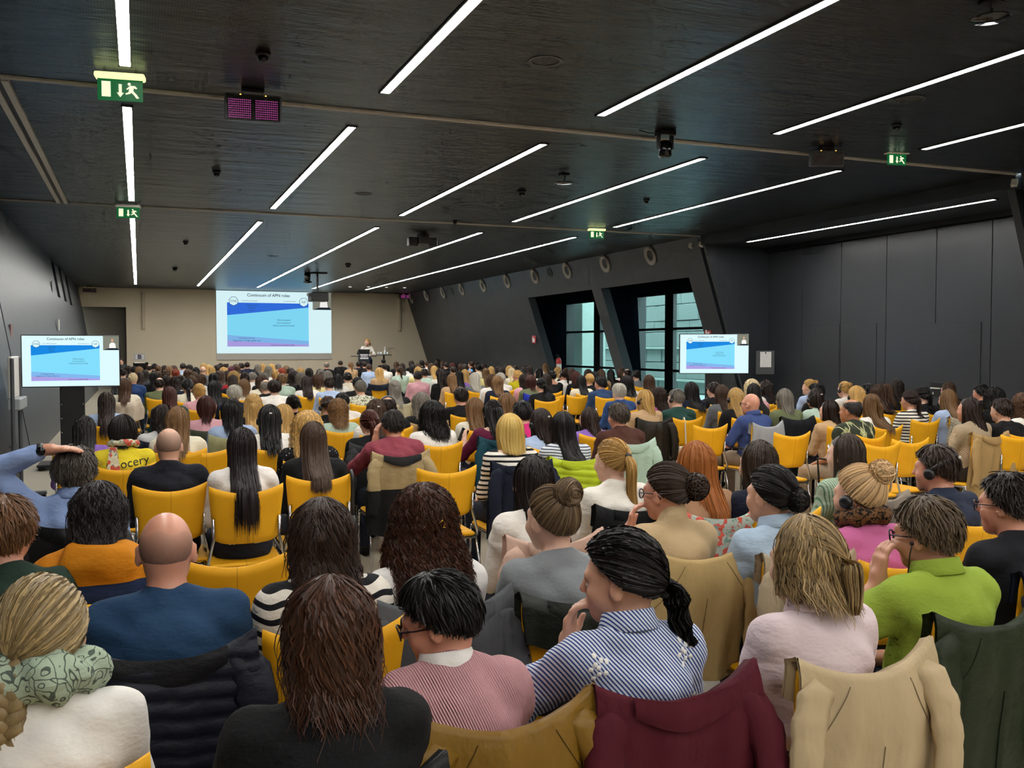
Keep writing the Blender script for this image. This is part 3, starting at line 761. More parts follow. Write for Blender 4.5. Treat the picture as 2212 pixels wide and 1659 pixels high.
# ------------------------------------------------------------------ people: materials
def objcol(nt):
    return N(nt, 'ShaderNodeObjectInfo').outputs['Color']
def mat_skin():
    m, nt, b = nodes('skin')
    v = coord(nt); c = objcol(nt)
    f = noise(nt, v, 22, 4)
    nt.links.new(mixc(nt, f, mixc(nt, 1.0, c, (0.82, 0.72, 0.68, 1), 'MULTIPLY'), mixc(nt, 1.0, c, (1.05, 1.0, 0.97, 1), 'MULTIPLY')), b.inputs['Base Color'])
    b.inputs['Roughness'].default_value = 0.40
    bump(nt, b, noise(nt, v, 160), 0.06, 0.002)
    return m
def mat_hair(name='hair', streak=None):
    m, nt, b = nodes(name)
    c = objcol(nt)
    at = N(nt, 'ShaderNodeAttribute'); at.attribute_name = 'rnd'
    v = coord(nt)
    f = noise(nt, v, 1.0, 3, 0.6, (210, 210, 14))
    t = math_n(nt, 'ADD', math_n(nt, 'MULTIPLY', at.outputs['Fac'], 0.6), math_n(nt, 'MULTIPLY', f, 0.42))
    k = ramp(nt, t, [(0.0, (0.58, 0.56, 0.54, 1)), (0.5, (0.95, 0.93, 0.91, 1)), (1.0, (1.5, 1.45, 1.38, 1))])
    col = mixc(nt, 1.0, c, k, 'MULTIPLY')
    if streak:
        s = math_n(nt, 'GREATER_THAN', at.outputs['Fac'], 1 - streak[1])
        col = mixc(nt, math_n(nt, 'MULTIPLY', s, 0.75), col, mixc(nt, 1.0, c, streak[0], 'MULTIPLY'))
    nt.links.new(col, b.inputs['Base Color'])
    b.inputs['Roughness'].default_value = 0.40
    b.inputs['Specular IOR Level'].default_value = 0.32
    bump(nt, b, f, 0.35, 0.003)
    return m
def mat_buzz():
    m, nt, b = nodes('cropped_hair')
    c = objcol(nt); v = coord(nt)
    at = N(nt, 'ShaderNodeAttribute'); at.attribute_name = 'rnd'
    f = noise(nt, v, 420, 2)
    k = math_n(nt, 'MULTIPLY', math_n(nt, 'POWER', at.outputs['Fac'], 0.45), math_n(nt, 'ADD', math_n(nt, 'MULTIPLY', f, 0.7), 0.42))
    nt.links.new(mixc(nt, k, c, lin('#332a25')), b.inputs['Base Color'])
    b.inputs['Roughness'].default_value = 0.6
    return m
def cloth(name, pattern=None, fine=(260, 0.10), fold=0.6, rough=0.85, dirn=(1, 1, 1.9)):
    m, nt, b = nodes(name)
    v = coord(nt); c = objcol(nt)
    f = noise(nt, v, 5, 3)
    col = mixc(nt, f, mixc(nt, 1.0, c, (0.86, 0.86, 0.86, 1), 'MULTIPLY'), mixc(nt, 1.0, c, (1.08, 1.08, 1.08, 1), 'MULTIPLY'))
    sep = N(nt, 'ShaderNodeSeparateXYZ'); nt.links.new(v, sep.inputs[0])
    X, Y, Z = sep.outputs
    if pattern:
        k = pattern[0]
        if k == 'stripe':            # ('stripe', period, duty, colour, wobble amp, wobble freq)
            z = Z
            if len(pattern) > 4:
                z = math_n(nt, 'ADD', Z, math_n(nt, 'MULTIPLY', math_n(nt, 'SINE', math_n(nt, 'MULTIPLY', X, pattern[5])), pattern[4]))
            z = math_n(nt, 'ADD', z, math_n(nt, 'MULTIPLY', noise(nt, v, 4, 2), 0.012))
            s = math_n(nt, 'LESS_THAN', math_n(nt, 'FRACT', math_n(nt, 'DIVIDE', z, pattern[1])), pattern[2])
            col = mixc(nt, s, col, lin(pattern[3]))
        elif k == 'vstripe':
            s = math_n(nt, 'LESS_THAN', math_n(nt, 'FRACT', math_n(nt, 'DIVIDE', math_n(nt, 'ADD', X, math_n(nt, 'MULTIPLY', Z, pattern[4])), pattern[1])), pattern[2])
            col = mixc(nt, s, col, lin(pattern[3]))
        elif k == 'spots':           # ('spots', scale, size, colour)
            vo = N(nt, 'ShaderNodeTexVoronoi'); vo.inputs['Scale'].default_value = pattern[1]; nt.links.new(v, vo.inputs['Vector'])
            s = math_n(nt, 'LESS_THAN', vo.outputs['Distance'], pattern[2])
            col = mixc(nt, s, col, lin(pattern[3]))
        elif k == 'blot':            # ('blot', scale, colour, colour2)
            n1 = noise(nt, v, pattern[1], 2); n2 = noise(nt, v, pattern[1] * 1.7, 2)
            col = mixc(nt, math_n(nt, 'GREATER_THAN', n1, 0.54), col, lin(pattern[2]))
            col = mixc(nt, math_n(nt, 'GREATER_THAN', n2, 0.60), col, lin(pattern[3]))
        elif k == 'argyle':
            a = math_n(nt, 'FRACT', math_n(nt, 'DIVIDE', math_n(nt, 'ADD', X, math_n(nt, 'MULTIPLY', Z, 0.6)), 0.16))
            d = math_n(nt, 'FRACT', math_n(nt, 'DIVIDE', math_n(nt, 'SUBTRACT', X, math_n(nt, 'MULTIPLY', Z, 0.6)), 0.16))
            s = math_n(nt, 'MULTIPLY', math_n(nt, 'LESS_THAN', a, 0.5), math_n(nt, 'LESS_THAN', d, 0.5))
            col = mixc(nt, s, col, lin('#8d9468'))
            ln = math_n(nt, 'MAXIMUM', math_n(nt, 'LESS_THAN', math_n(nt, 'ABSOLUTE', math_n(nt, 'SUBTRACT', a, 0.25)), 0.025), math_n(nt, 'LESS_THAN', math_n(nt, 'ABSOLUTE', math_n(nt, 'SUBTRACT', d, 0.25)), 0.025))
            col = mixc(nt, ln, col, lin('#c9c49a'))
        elif k == 'lines':
            nv_ = N(nt, 'ShaderNodeTexNoise'); nv_.inputs['Scale'].default_value = 14; nt.links.new(v, nv_.inputs['Vector'])
            va = N(nt, 'ShaderNodeVectorMath', operation='MULTIPLY_ADD'); nt.links.new(nv_.outputs['Color'], va.inputs[0]); va.inputs[1].default_value = (.09, .09, .09); nt.links.new(v, va.inputs[2]); v0 = v; v = va.outputs[0]
            vo = N(nt, 'ShaderNodeTexVoronoi', feature='DISTANCE_TO_EDGE'); vo.inputs['Scale'].default_value = pattern[1]; nt.links.new(v, vo.inputs['Vector'])
            vo2 = N(nt, 'ShaderNodeTexVoronoi'); vo2.inputs['Scale'].default_value = pattern[1]; nt.links.new(v, vo2.inputs['Vector'])
            rr = math_n(nt, 'ABSOLUTE', math_n(nt, 'SUBTRACT', vo2.outputs['Distance'], 0.3))
            s = math_n(nt, 'MAXIMUM', math_n(nt, 'LESS_THAN', vo.outputs['Distance'], pattern[2]), math_n(nt, 'LESS_THAN', rr, pattern[2] * 1.1))
            col = mixc(nt, math_n(nt, 'MULTIPLY', s, 0.8), col, lin(pattern[3])); v = v0
    nt.links.new(col, b.inputs['Base Color'])
    b.inputs['Roughness'].default_value = rough
    b.inputs['Specular IOR Level'].default_value = 0.25
    b1 = N(nt, 'ShaderNodeBump'); b1.inputs['Strength'].default_value = fold; b1.inputs['Distance'].default_value = 0.02
    nt.links.new(math_n(nt, 'ADD', noise(nt, v, 7.5, 4, 0.55, dirn), math_n(nt, 'MULTIPLY', noise(nt, v, 17, 2, 0.5, dirn), 0.35)), b1.inputs['Height'])
    b2 = N(nt, 'ShaderNodeBump'); b2.inputs['Strength'].default_value = fine[1]; b2.inputs['Distance'].default_value = 0.003
    if pattern and pattern[0] == 'rib':
        s = math_n(nt, 'SINE', math_n(nt, 'MULTIPLY', math_n(nt, 'ADD', X, math_n(nt, 'MULTIPLY', Z, pattern[2])), pattern[1]))
        b2.inputs['Strength'].default_value = 0.9; b2.inputs['Distance'].default_value = 0.003
        nt.links.new(s, b2.inputs['Height'])
    else:
        nt.links.new(noise(nt, v, fine[0], 2), b2.inputs['Height'])
    nt.links.new(b1.outputs[0], b2.inputs['Normal']); nt.links.new(b2.outputs[0], b.inputs['Normal'])
    return m
M_SKIN = mat_skin()
M_HAIR = mat_hair()
M_HAIR_HL = mat_hair('hair_with_highlights', ((1.75, 1.68, 1.5, 1), 0.33))
M_BUZZ = mat_buzz()
M_HAIR_BR = mat_hair('hair_with_brown_lights', ((1.8, 1.5, 1.25, 1), 0.25))
M_CLOTH = cloth('plain_cloth')
M_KNIT = cloth('knit_cloth', None, (120, 0.45), 0.35)
M_FUZZ = cloth('fuzzy_cloth', None, (90, 0.9), 0.5)
M_STRIPE = cloth('striped_cloth', ('stripe', 0.036, 0.42, '#16161a'))
M_WAVY = cloth('wavy_striped_knit', ('stripe', 0.046, 0.40, '#15161c', 0.0065, 62.0), (120, 0.5))
M_BSTRIPE = cloth('blue_striped_cotton', ('vstripe', 0.011, 0.45, '#2c4580', 0.75))
M_NSTRIPE = cloth('navy_pinstriped_cotton', ('stripe', 0.022, 0.35, '#2b3148', 0.02, 9.0))
M_GSTRIPE = cloth('green_striped_shirt', ('vstripe', 0.014, 0.35, '#5f7f66', 0.15))
M_CORD = cloth('ribbed_cord', ('rib', 900.0, 0.35))
M_DOTS = cloth('dotted_cloth', ('spots', 42.0, 0.16, '#e8e4da'))
M_FLORAL = cloth('floral_cloth', ('blot', 26.0, '#c85a4a', '#7d9a8e'))
M_FOLI = cloth('foliage_print_cloth', ('blot', 38.0, '#5f6348', '#d9d6c4'))
M_ARGYLE = cloth('argyle_knit', ('argyle',))
M_LEO = cloth('leopard_cloth', ('blot', 60.0, '#1c120c', '#0f0a08'))
M_LINED = cloth('line_print_cloth', ('lines', 26.0, 0.035, '#1f2a2c'))
M_COAT = cloth('coat_cloth', None, (230, 0.12), 0.7, 0.8, (1.0, 1.0, 0.55))
M_LEATHER = cloth('leather', None, (60, 0.2), 0.8, 0.4, (1.0, 1.0, 0.7))
M_QUILT = cloth('quilted_nylon', None, (90, 0.2), 0.5, 0.5)
M_RBAND = plain('headset_black', '#17181b', 0.35)
M_GOLD = plain('gold_metal', '#c9a24a', 0.25, 1.0)

# ------------------------------------------------------------------ people: implicit body surfaces
def axis(lo, hi, c, fine):
    out = [lo]; x = lo
    while x < hi:
        st = c
        for a, b, f in fine:
            if a - c <= x <= b: st = min(st, f)
        x += st; out.append(x)
    return np.array(out, dtype=np.float32)

class Field:
    def __init__(s, ax):
        s.ax = ax; s.a = np.full([len(q) for q in ax], 0.5, dtype=np.float32)
    def _blk(s, lo, hi, pad):
        r = []
        for q, l, h in zip(s.ax, lo, hi):
            i0 = max(0, np.searchsorted(q, l - pad) - 1); i1 = min(len(q), np.searchsorted(q, h + pad) + 1)
            r.append(slice(i0, i1))
        return tuple(r)
    def put(s, d, sl, k, sub=False):
        a = s.a[sl]
        if sub:
            s.a[sl] = np.maximum(a, -d); return
        if k <= 0: s.a[sl] = np.minimum(a, d); return
        h = np.clip(0.5 + 0.5 * (a - d) / k, 0, 1)
        s.a[sl] = a * (1 - h) + d * h - k * h * (1 - h)
    def grid(s, sl):
        X, Y, Z = [q[c] for q, c in zip(s.ax, sl)]
        return X[:, None, None], Y[None, :, None], Z[None, None, :]
    def cone(s, a, b, ra, rb, k=0.03, sc=(1, 1, 1), sub=False):
        a = np.array(a, float); b = np.array(b, float); sc = np.array(sc, float)
        m = max(ra, rb) * sc.max()
        sl = s._blk(np.minimum(a, b) - m, np.maximum(a, b) + m, k + 0.035)
        X, Y, Z = s.grid(sl)
        A = a / sc; B = (b - a) / sc; L = float(B @ B) + 1e-9
        px, py, pz = X / sc[0] - A[0], Y / sc[1] - A[1], Z / sc[2] - A[2]
        t = np.clip((px * B[0] + py * B[1] + pz * B[2]) / L, 0, 1)
        d = np.sqrt((px - t * B[0]) ** 2 + (py - t * B[1]) ** 2 + (pz - t * B[2]) ** 2) - (ra + (rb - ra) * t)
        s.put((d * sc.min()).astype(np.float32), sl, k, sub)
    def ell(s, c, r, k=0.02, Rm=None, sub=False):
        c = np.array(c, float); r = np.array(r, float); m = r.max()
        sl = s._blk(c - m, c + m, k + 0.03)
        X, Y, Z = s.grid(sl)
        x, y, z = X - c[0], Y - c[1], Z - c[2]
        if Rm is not None:
            x, y, z = (Rm[0][0] * x + Rm[1][0] * y + Rm[2][0] * z, Rm[0][1] * x + Rm[1][1] * y + Rm[2][1] * z, Rm[0][2] * x + Rm[1][2] * y + Rm[2][2] * z)
        k0 = np.sqrt((x / r[0]) ** 2 + (y / r[1]) ** 2 + (z / r[2]) ** 2)
        k1 = np.sqrt((x / r[0] ** 2) ** 2 + (y / r[1] ** 2) ** 2 + (z / r[2] ** 2) ** 2) + 1e-6
        s.put((k0 * (k0 - 1) / k1).astype(np.float32), sl, k, sub)
    def mesh(s, name, smooth_it=1):
        a = s.a; a[0] = a[-1] = 0.3; a[:, 0] = a[:, -1] = 0.3; a[:, :, 0] = a[:, :, -1] = 0.3
        ins = a < 0
        nx, ny, nz = a.shape
        c = np.zeros((nx - 1, ny - 1, nz - 1), np.int8)
        for i in (0, 1):
            for j in (0, 1):
                for k in (0, 1):
                    c += ins[i:nx - 1 + i, j:ny - 1 + j, k:nz - 1 + k]
        act = (c > 0) & (c < 8)
        I, J, K = np.nonzero(act)
        idx = np.full(act.shape, -1, np.int32); idx[I, J, K] = np.arange(len(I))
        xs, ys, zs = s.ax
        P = np.zeros((len(I), 3)); cnt = np.zeros(len(I))
        for ax in range(3):
            for u in (0, 1):
                for w_ in (0, 1):
                    o0 = [0, 0, 0]; o1 = [0, 0, 0]
                    oth = [q for q in range(3) if q != ax]
                    o0[oth[0]] = o1[oth[0]] = u; o0[oth[1]] = o1[oth[1]] = w_; o1[ax] = 1
                    v0 = a[I + o0[0], J + o0[1], K + o0[2]]; v1 = a[I + o1[0], J + o1[1], K + o1[2]]
                    mk = (v0 < 0) != (v1 < 0)
                    t = np.where(mk, v0 / np.where(mk, v0 - v1, 1), 0)
                    p0 = np.stack([xs[I + o0[0]], ys[J + o0[1]], zs[K + o0[2]]], 1); p1 = np.stack([xs[I + o1[0]], ys[J + o1[1]], zs[K + o1[2]]], 1)
                    P += mk[:, None] * (p0 + (p1 - p0) * t[:, None]); cnt += mk
        P /= np.maximum(cnt, 1)[:, None]
        F = []
        for ax in range(3):
            sh = [slice(1, -1)] * 3; sh[ax] = slice(0, -1)
            s2 = [slice(1, -1)] * 3; s2[ax] = slice(1, None)
            e0 = ins[tuple(sh)]; e1 = ins[tuple(s2)]
            q = np.nonzero(e0 != e1)
            g = [q[0] + 1, q[1] + 1, q[2] + 1]; g[ax] = q[ax]
            flip = e0[q]
            o = [x for x in range(3) if x != ax]
            def at(du, dv):
                h = [x.copy() for x in g]; h[o[0]] -= du; h[o[1]] -= dv
                return idx[h[0], h[1], h[2]]
            quad = np.stack([at(1, 1), at(0, 1), at(0, 0), at(1, 0)], 1)
            if ax == 1: flip = ~flip
            quad[~flip] = quad[~flip][:, ::-1]
            F.append(quad)
        F = np.concatenate(F)
        for _ in range(smooth_it):
            acc = np.zeros_like(P); n = np.zeros(len(P))
            for e0, e1 in ((0, 1), (1, 2), (2, 3), (3, 0)):
                np.add.at(acc, F[:, e0], P[F[:, e1]]); np.add.at(n, F[:, e0], 1)
                np.add.at(acc, F[:, e1], P[F[:, e0]]); np.add.at(n, F[:, e1], 1)
            P = 0.5 * P + 0.5 * acc / np.maximum(n, 1)[:, None]
        return mesh_np(name, P, F, True)

def rotm(yaw=0, pitch=0, roll=0):
    """yaw + turns to the left, pitch + nods down, roll + tilts to the right"""
    return Matrix.Rotation(yaw, 3, 'Z') @ Matrix.Rotation(-pitch, 3, 'X') @ Matrix.Rotation(roll, 3, 'Y')

class Pose:
    def __init__(s, w=1.0, fem=False, yaw=0, pitch=0, roll=0, lean=0.0, fwd=0.0, side=0.0, arms=None, stand=False):
        w = w * .90; s.w = w; s.fem = fem; s.stand = stand
        s.P = Vector((0, -0.02, 0.53)); ly = -lean
        s.W = Vector((side * .3, -0.05 + ly * 0.4 + fwd * .3, 0.70)); s.C = Vector((side * .7, -0.075 + ly * 0.8 + fwd * .7, 0.875)); s.N = Vector((side, -0.055 + ly + fwd, 1.024))
        s.H = s.N + Vector((0, 0.05, 0.111)) + Vector((0, 0.02 * math.sin(pitch), 0)); s.HR = rotm(yaw, pitch, roll)
        sw = 0.172 * w
        s.S = {q: Vector((s.C.x + q * sw, s.C.y + 0.025, 0.94)) for q in (-1, 1)}
        s.E = {q: Vector((s.C.x + q * (0.225 * w), s.C.y + 0.10, 0.69)) for q in (-1, 1)}
        s.Wr = {q: Vector((q * 0.10, 0.27, 0.615)) for q in (-1, 1)}
        s.Hd = {q: Vector((-q * 0.25, 0.9, -0.25)).normalized() for q in (-1, 1)}
        s.Hn = {q: Vector((0, -0.2, -1)) for q in (-1, 1)}
        s.curl = {-1: 0.5, 1: 0.5}
        for q, (e_, w_, d_, n_, c_) in (arms or {}).items():
            if e_: s.E[q] = Vector(e_)
            s.Wr[q] = Vector(w_); s.Hd[q] = Vector(d_).normalized(); s.Hn[q] = Vector(n_).normalized(); s.curl[q] = c_
        if stand:
            s.K = {q: Vector((q * .10, 0.02, .30)) for q in (-1, 1)}; s.A = {q: Vector((q * .10, 0, -.10)) for q in (-1, 1)}
        else:
            s.K = {q: Vector((q * .125, 0.44, .505)) for q in (-1, 1)}; s.A = {q: Vector((q * .125, 0.43, .09)) for q in (-1, 1)}

def hand(F, wr, d, n, curl, side, r=0.0092, k=0.006):
    d = d.normalized(); n = (n - d * n.dot(d)).normalized(); s_ = d.cross(n).normalized()
    F.cone(wr, wr + d * 0.03, 0.026, 0.03, 0.015)
    pc = wr + d * 0.055
    for j in range(4):       # palm as four metacarpals
        o = s_ * ((j - 1.5) * 0.018)
        F.cone(wr + d * 0.02 + o * 0.6, pc + d * 0.035 + o, 0.0155, 0.0125, 0.012)
        L = (0.070, 0.082, 0.078, 0.062)[j]
        p = pc + d * 0.035 + o; dd = d.copy()
        for seg in range(3):
            dd = (dd + n * curl * (0.35 + 0.25 * seg)).normalized()
            q = p + dd * L * (0.45, 0.32, 0.25)[seg]
            F.cone(p, q, r - seg * .0007, r - (seg + 1) * .0007, k); p = q
    ts = s_ * (-side)
    b = wr + d * 0.028 + ts * 0.022
    q1 = b + (d * 0.6 + ts * 0.8 + n * 0.25).normalized() * 0.042; q2 = q1 + (d * 0.85 + ts * 0.35 + n * 0.3).normalized() * 0.034
    F.cone(b, q1, 0.014, 0.0115, 0.012); F.cone(q1, q2, 0.0115, 0.0085, k)

def head_field(F, ps, fem):
    H = np.array(ps.H); Rm = np.array(ps.HR)
    T = lambda p: H + Rm @ np.array(p)
    F.ell(T((0, -0.008, 0.02)), (0.0745, 0.093, 0.096), 0.02, Rm)
    F.ell(T((0, 0.042, -0.02)), (0.060, 0.050, 0.072), 0.03, Rm)
    F.ell(T((0, 0.030, -0.058)), (0.055 if fem else 0.060, 0.058, 0.058), 0.03, Rm)
    F.cone(T((0, 0.070, -0.098)), T((0, 0.074, -0.096)), 0.019, 0.019, 0.03)
    F.cone(T((-.035, .080, .022)), T((.035, .080, .022)), 0.012, 0.012, 0.018)
    F.cone(T((0, 0.089, 0.015)), T((0, 0.108, -0.022)), 0.008, 0.0125, 0.012)
    F.ell(T((0, 0.088, -0.058)), (0.021, 0.009, 0.005), 0.008, Rm)
    F.ell(T((0, 0.086, -0.069)), (0.018, 0.009, 0.006), 0.008, Rm)
    for q in (-1, 1):
        F.ell(T((q * 0.033, 0.090, -0.005)), (0.013, 0.010, 0.009), 0, Rm, True)
        F.ell(T((q * 0.045, 0.062, -0.03)), (0.02, 0.022, 0.022), 0.02, Rm)
        F.ell(T((q * 0.079, -0.004, -0.010)), (0.010, 0.021, 0.032), 0.008, Rm @ np.array(Matrix.Rotation(q * -0.35, 3, 'Z')))
        F.ell(T((q * 0.090, 0.004, -0.006)), (0.007, 0.010, 0.014), 0, Rm, True)
    F.cone(T((0, -0.028, -0.055)), np.array(ps.N) + np.array([0, 0.005, -0.03]), 0.045 if fem else 0.051, 0.052 if fem else 0.060, 0.03)

def torso_field(F, ps, g=0.0, k=0.05):
    w = ps.w; sx = 1.45 * w
    F.cone(ps.P, ps.W, 0.118 + g, (0.098 if ps.fem else 0.108) + g, k, (1.38 * w, 1, 1))
    F.cone(ps.W, ps.C, (0.098 if ps.fem else 0.108) + g, 0.108 + g, k, (1.42 * w, 1, 1))
    F.cone(ps.C, ps.C + Vector((0, 0.01, 0.035)), 0.100 + g, 0.080 + g, k, (1.46 * w, 1, 1))
    if ps.fem:
        for q in (-1, 1): F.ell(ps.C + Vector((q * 0.075, 0.10, -0.03)), (0.06 + g,) * 3, 0.05)
    for q in (-1, 1):
        F.cone(ps.N + Vector((q * 0.03, -0.008, -0.022)), ps.S[q] + Vector((-q * 0.01, -0.015, 0.016)), 0.036 + g, 0.034 + g, 0.035)
        F.cone(ps.S[q], ps.S[q] + (ps.E[q] - ps.S[q]) * 0.2, 0.052 + g, 0.050 + g, k)

def arm_field(F, ps, q, g=0.0, t0=0.0, t1=2.0, k=0.025, slim=1.0):
    S, E_, W_ = ps.S[q], ps.E[q], ps.Wr[q]
    ru, re, rw = 0.050 * slim + g, 0.040 * slim + g, 0.027 * slim + g
    if t1 <= 1.0:
        F.cone(S, S + (E_ - S) * t1, ru, ru + (re - ru) * t1 + g * .4, k); return
    F.cone(S, E_, ru, re, k)
    u = t1 - 1.0
    F.cone(E_, E_ + (W_ - E_) * min(1, u), re, re + (rw - re) * min(1, u), k)

def leg_field(F, ps, g=0.0, k=0.04, feet=True):
    for q in (-1, 1):
        F.cone(ps.P + Vector((q * 0.085, 0.03, -0.01)), ps.K[q], 0.088 + g, 0.058 + g, k)
        F.cone(ps.K[q], ps.A[q], 0.056 + g, 0.040 + g, 0.02)
        if feet: F.cone(ps.A[q] + Vector((0, -.03, -.045)), ps.A[q] + Vector((q * .02, 0.15, -.055)), 0.038 + g, 0.032 + g, 0.02)

def make_body(ps, name, res=0.014, hres=0.0075, hands=()):
    fx = [(ps.H.x - .10, ps.H.x + .10, hres)]; fy = [(ps.H.y - .11, ps.H.y + .13, hres)]; fz = [(1.0, 1.30, hres)]
    for q in hands:
        c = ps.Wr[q] + ps.Hd[q] * 0.07
        for l, v in ((fx, c.x), (fy, c.y), (fz, c.z)): l.append((v - .11, v + .11, 0.0055))
    zlo = -0.25 if ps.stand else -0.02
    xm = max(0.34, *[abs(ps.E[q].x) + .08 for q in (-1, 1)], *[abs(ps.Wr[q].x) + .12 for q in (-1, 1)])
    zt = max(1.29, *[ps.Wr[q].z + .13 for q in (-1, 1)], ps.E[1].z + .09, ps.E[-1].z + .09)
    ax = (axis(-xm, xm, res, fx), axis(-.36, .68, res, fy), axis(zlo, zt, res, fz))
    F = Field(ax)
    torso_field(F, ps, 0.0)
    leg_field(F, ps, 0.0)
    for q in (-1, 1):
        arm_field(F, ps, q, 0.0)
        hand(F, ps.Wr[q], ps.Hd[q], ps.Hn[q], ps.curl[q], q, 0.0092 if q in hands else 0.012)
    head_field(F, ps, ps.fem)
    return F.mesh(name, 1)

def make_top(ps, name, res=0.013, g=0.010, sleeve=1.95, neck='crew', hem=0.55, hood=False, collar=False, puff=0.0):
    xm = max(0.34, *[abs(ps.E[q].x) + .09 for q in (-1, 1)], *[abs(ps.Wr[q].x) + .09 for q in (-1, 1)])
    zt = max(1.16, *[ps.Wr[q].z + .1 for q in (-1, 1)], ps.E[1].z + .1, ps.E[-1].z + .1)
    F = Field((axis(-xm, xm, res, []), axis(-.34, .46, res, []), axis(hem - .14, zt, res, [])))
    torso_field(F, ps, g)
    for q in (-1, 1):
        if sleeve > 0: arm_field(F, ps, q, g + puff, 0, sleeve)
    if neck == 'turtle':
        T = np.array(ps.H) + np.array(ps.HR) @ np.array((0, -0.028, -0.075))
        F.cone(T, np.array(ps.N), 0.062 if not ps.fem else 0.056, 0.066, 0.015)
    else:
        r_ = {'crew': (0.060, 0.066), 'wide': (0.088, 0.10), 'boat': (0.095, 0.125)}[neck]
        N_ = np.array(ps.N)
        if neck == 'crew': F.cone(N_ + [0, -0.012, -0.10], N_ + [0, -0.002, -0.046], 0.075 + g, (0.058 if ps.fem else 0.064) + g * .7, 0.03)
        else: F.cone(N_ + [0, 0.0, 0.02 if neck == 'wide' else 0.0], N_ + [0, 0.05, 0.15], r_[0], r_[1], 0, (1.25, 1, 0.75), sub=True)
    if hood:
        N_ = np.array(ps.N)
        F.ell(N_ + [0, -0.105, -0.03], (0.13, 0.06, 0.075), 0.03)
        for q in (-1, 1): F.cone(N_ + [q * .07, -0.05, 0.005], N_ + [q * .09, 0.03, -0.02], 0.045, 0.035, 0.03)
    rg = np.random.RandomState(int(ps.w * 1000 + abs(ps.HR[0][1]) * 977 + sleeve * 31))
    X, Y, Z = [q.astype(np.float32) for q in F.ax]
    for _ in range(7):                     # cloth folds
        d_ = rg.normal(0, 1, 3); d_[2] *= 1.5; d_ /= np.linalg.norm(d_); f_ = rg.uniform(35, 85)
        F.a += np.float32(0.0016) * np.sin(f_ * (d_[0] * X[:, None, None] + d_[1] * Y[None, :, None] + d_[2] * Z[None, None, :]) + rg.uniform(0, 6) + 1.6 * np.sin(9 * X[:, None, None] + 6 * Z[None, None, :])).astype(np.float32)
    F.a[:, :, F.ax[2] < hem] = 0.2
    return F.mesh(name, 1)

def make_trousers(ps, name, res=0.022):
    F = Field((axis(-.3, .3, res, []), axis(-.24, .66, res, []), axis(-0.2 if ps.stand else 0.05, .70, res, [])))
    F.cone(ps.P, ps.W, 0.124, 0.112, 0.05, (1.4 * ps.w, 1, 1))
    leg_field(F, ps, 0.012, feet=False)
    return F.mesh(name, 1)
def make_collar(ps):
    prof = [(.056, -.02), (.058, .026), (.061, .034), (.066, .034), (.074, .006), (.082, -.016), (.080, -.020), (.070, .0)]
    n = 30; P = []
    for i in range(n):
        a = -math.pi * .82 + i * 2 * math.pi * .82 / (n - 1)      # open at the front
        for r, z in prof:
            r2 = r * (1.0 if ps.fem else 1.08)
            P.append((r2 * 1.06 * math.sin(a), -r2 * math.cos(a), z - .020 * (1 - math.cos(a)) * .5))
    V, F, _ = sheet(np.array(P).reshape(n, len(prof), 3))
    return mesh_np('collar', V, F, True)
def make_shoes(ps, name):
    F = Field((axis(-.25, .25, .014, []), axis(.3 if not ps.stand else -.15, .7, .014, []), axis(-.3 if ps.stand else -.01, .2, .014, [])))
    for q in (-1, 1): F.cone(ps.A[q] + Vector((0, -.03, -.045)), ps.A[q] + Vector((q * .02, 0.16, -.05)), 0.045, 0.038, 0.02)
    return F.mesh(name, 1)
def make_shoe(ps, q):
    c = ps.A[q]
    F = Field((axis(c.x - .09, c.x + .09, .014, []), axis(c.y - .12, c.y + .25, .014, []), axis(c.z - .13, c.z + .06, .014, [])))
    F.cone(c + Vector((0, -.03, -.045)), c + Vector((q * .02, 0.16, -.05)), 0.045, 0.038, 0.02)
    return F.mesh('shoe', 1)

# ------------------------------------------------------------------ hair
HCc = np.array((0, -0.008, 0.02)); HRr = np.array((0.0745, 0.093, 0.096))
def scalp(phi, th, off):
    phi = np.asarray(phi); th = np.asarray(th); off = np.asarray(off)
    d = np.stack([np.sin(phi) * np.sin(th), -np.cos(phi) * np.sin(th), np.cos(th)], -1)
    return HCc + (HRr + off[..., None]) * d
def hairline(phi):
    return np.radians(np.interp(np.degrees(np.abs(phi)), [0, 40, 75, 90, 105, 130, 180], [128, 124, 106, 96, 82, 64, 50]))
BK = [1.0]
def yback(z):
    deep = np.interp(z, [-.7, -.36, -.28, -.215, -.18, -.15, -.10, -.04, .05], [-.36, -.335, -.325, -.305, -.195, -.145, -.115, -.105, -.11])
    flat_ = np.interp(z, [-.7, -.3, -.2, -.15, -.10, -.04, .05], [-.17, -.165, -.15, -.135, -.115, -.105, -.11])
    return deep * BK[0] + flat_ * (1 - BK[0])
def smooth(t): t = np.clip(t, 0, 1); return t * t * (3 - 2 * t)

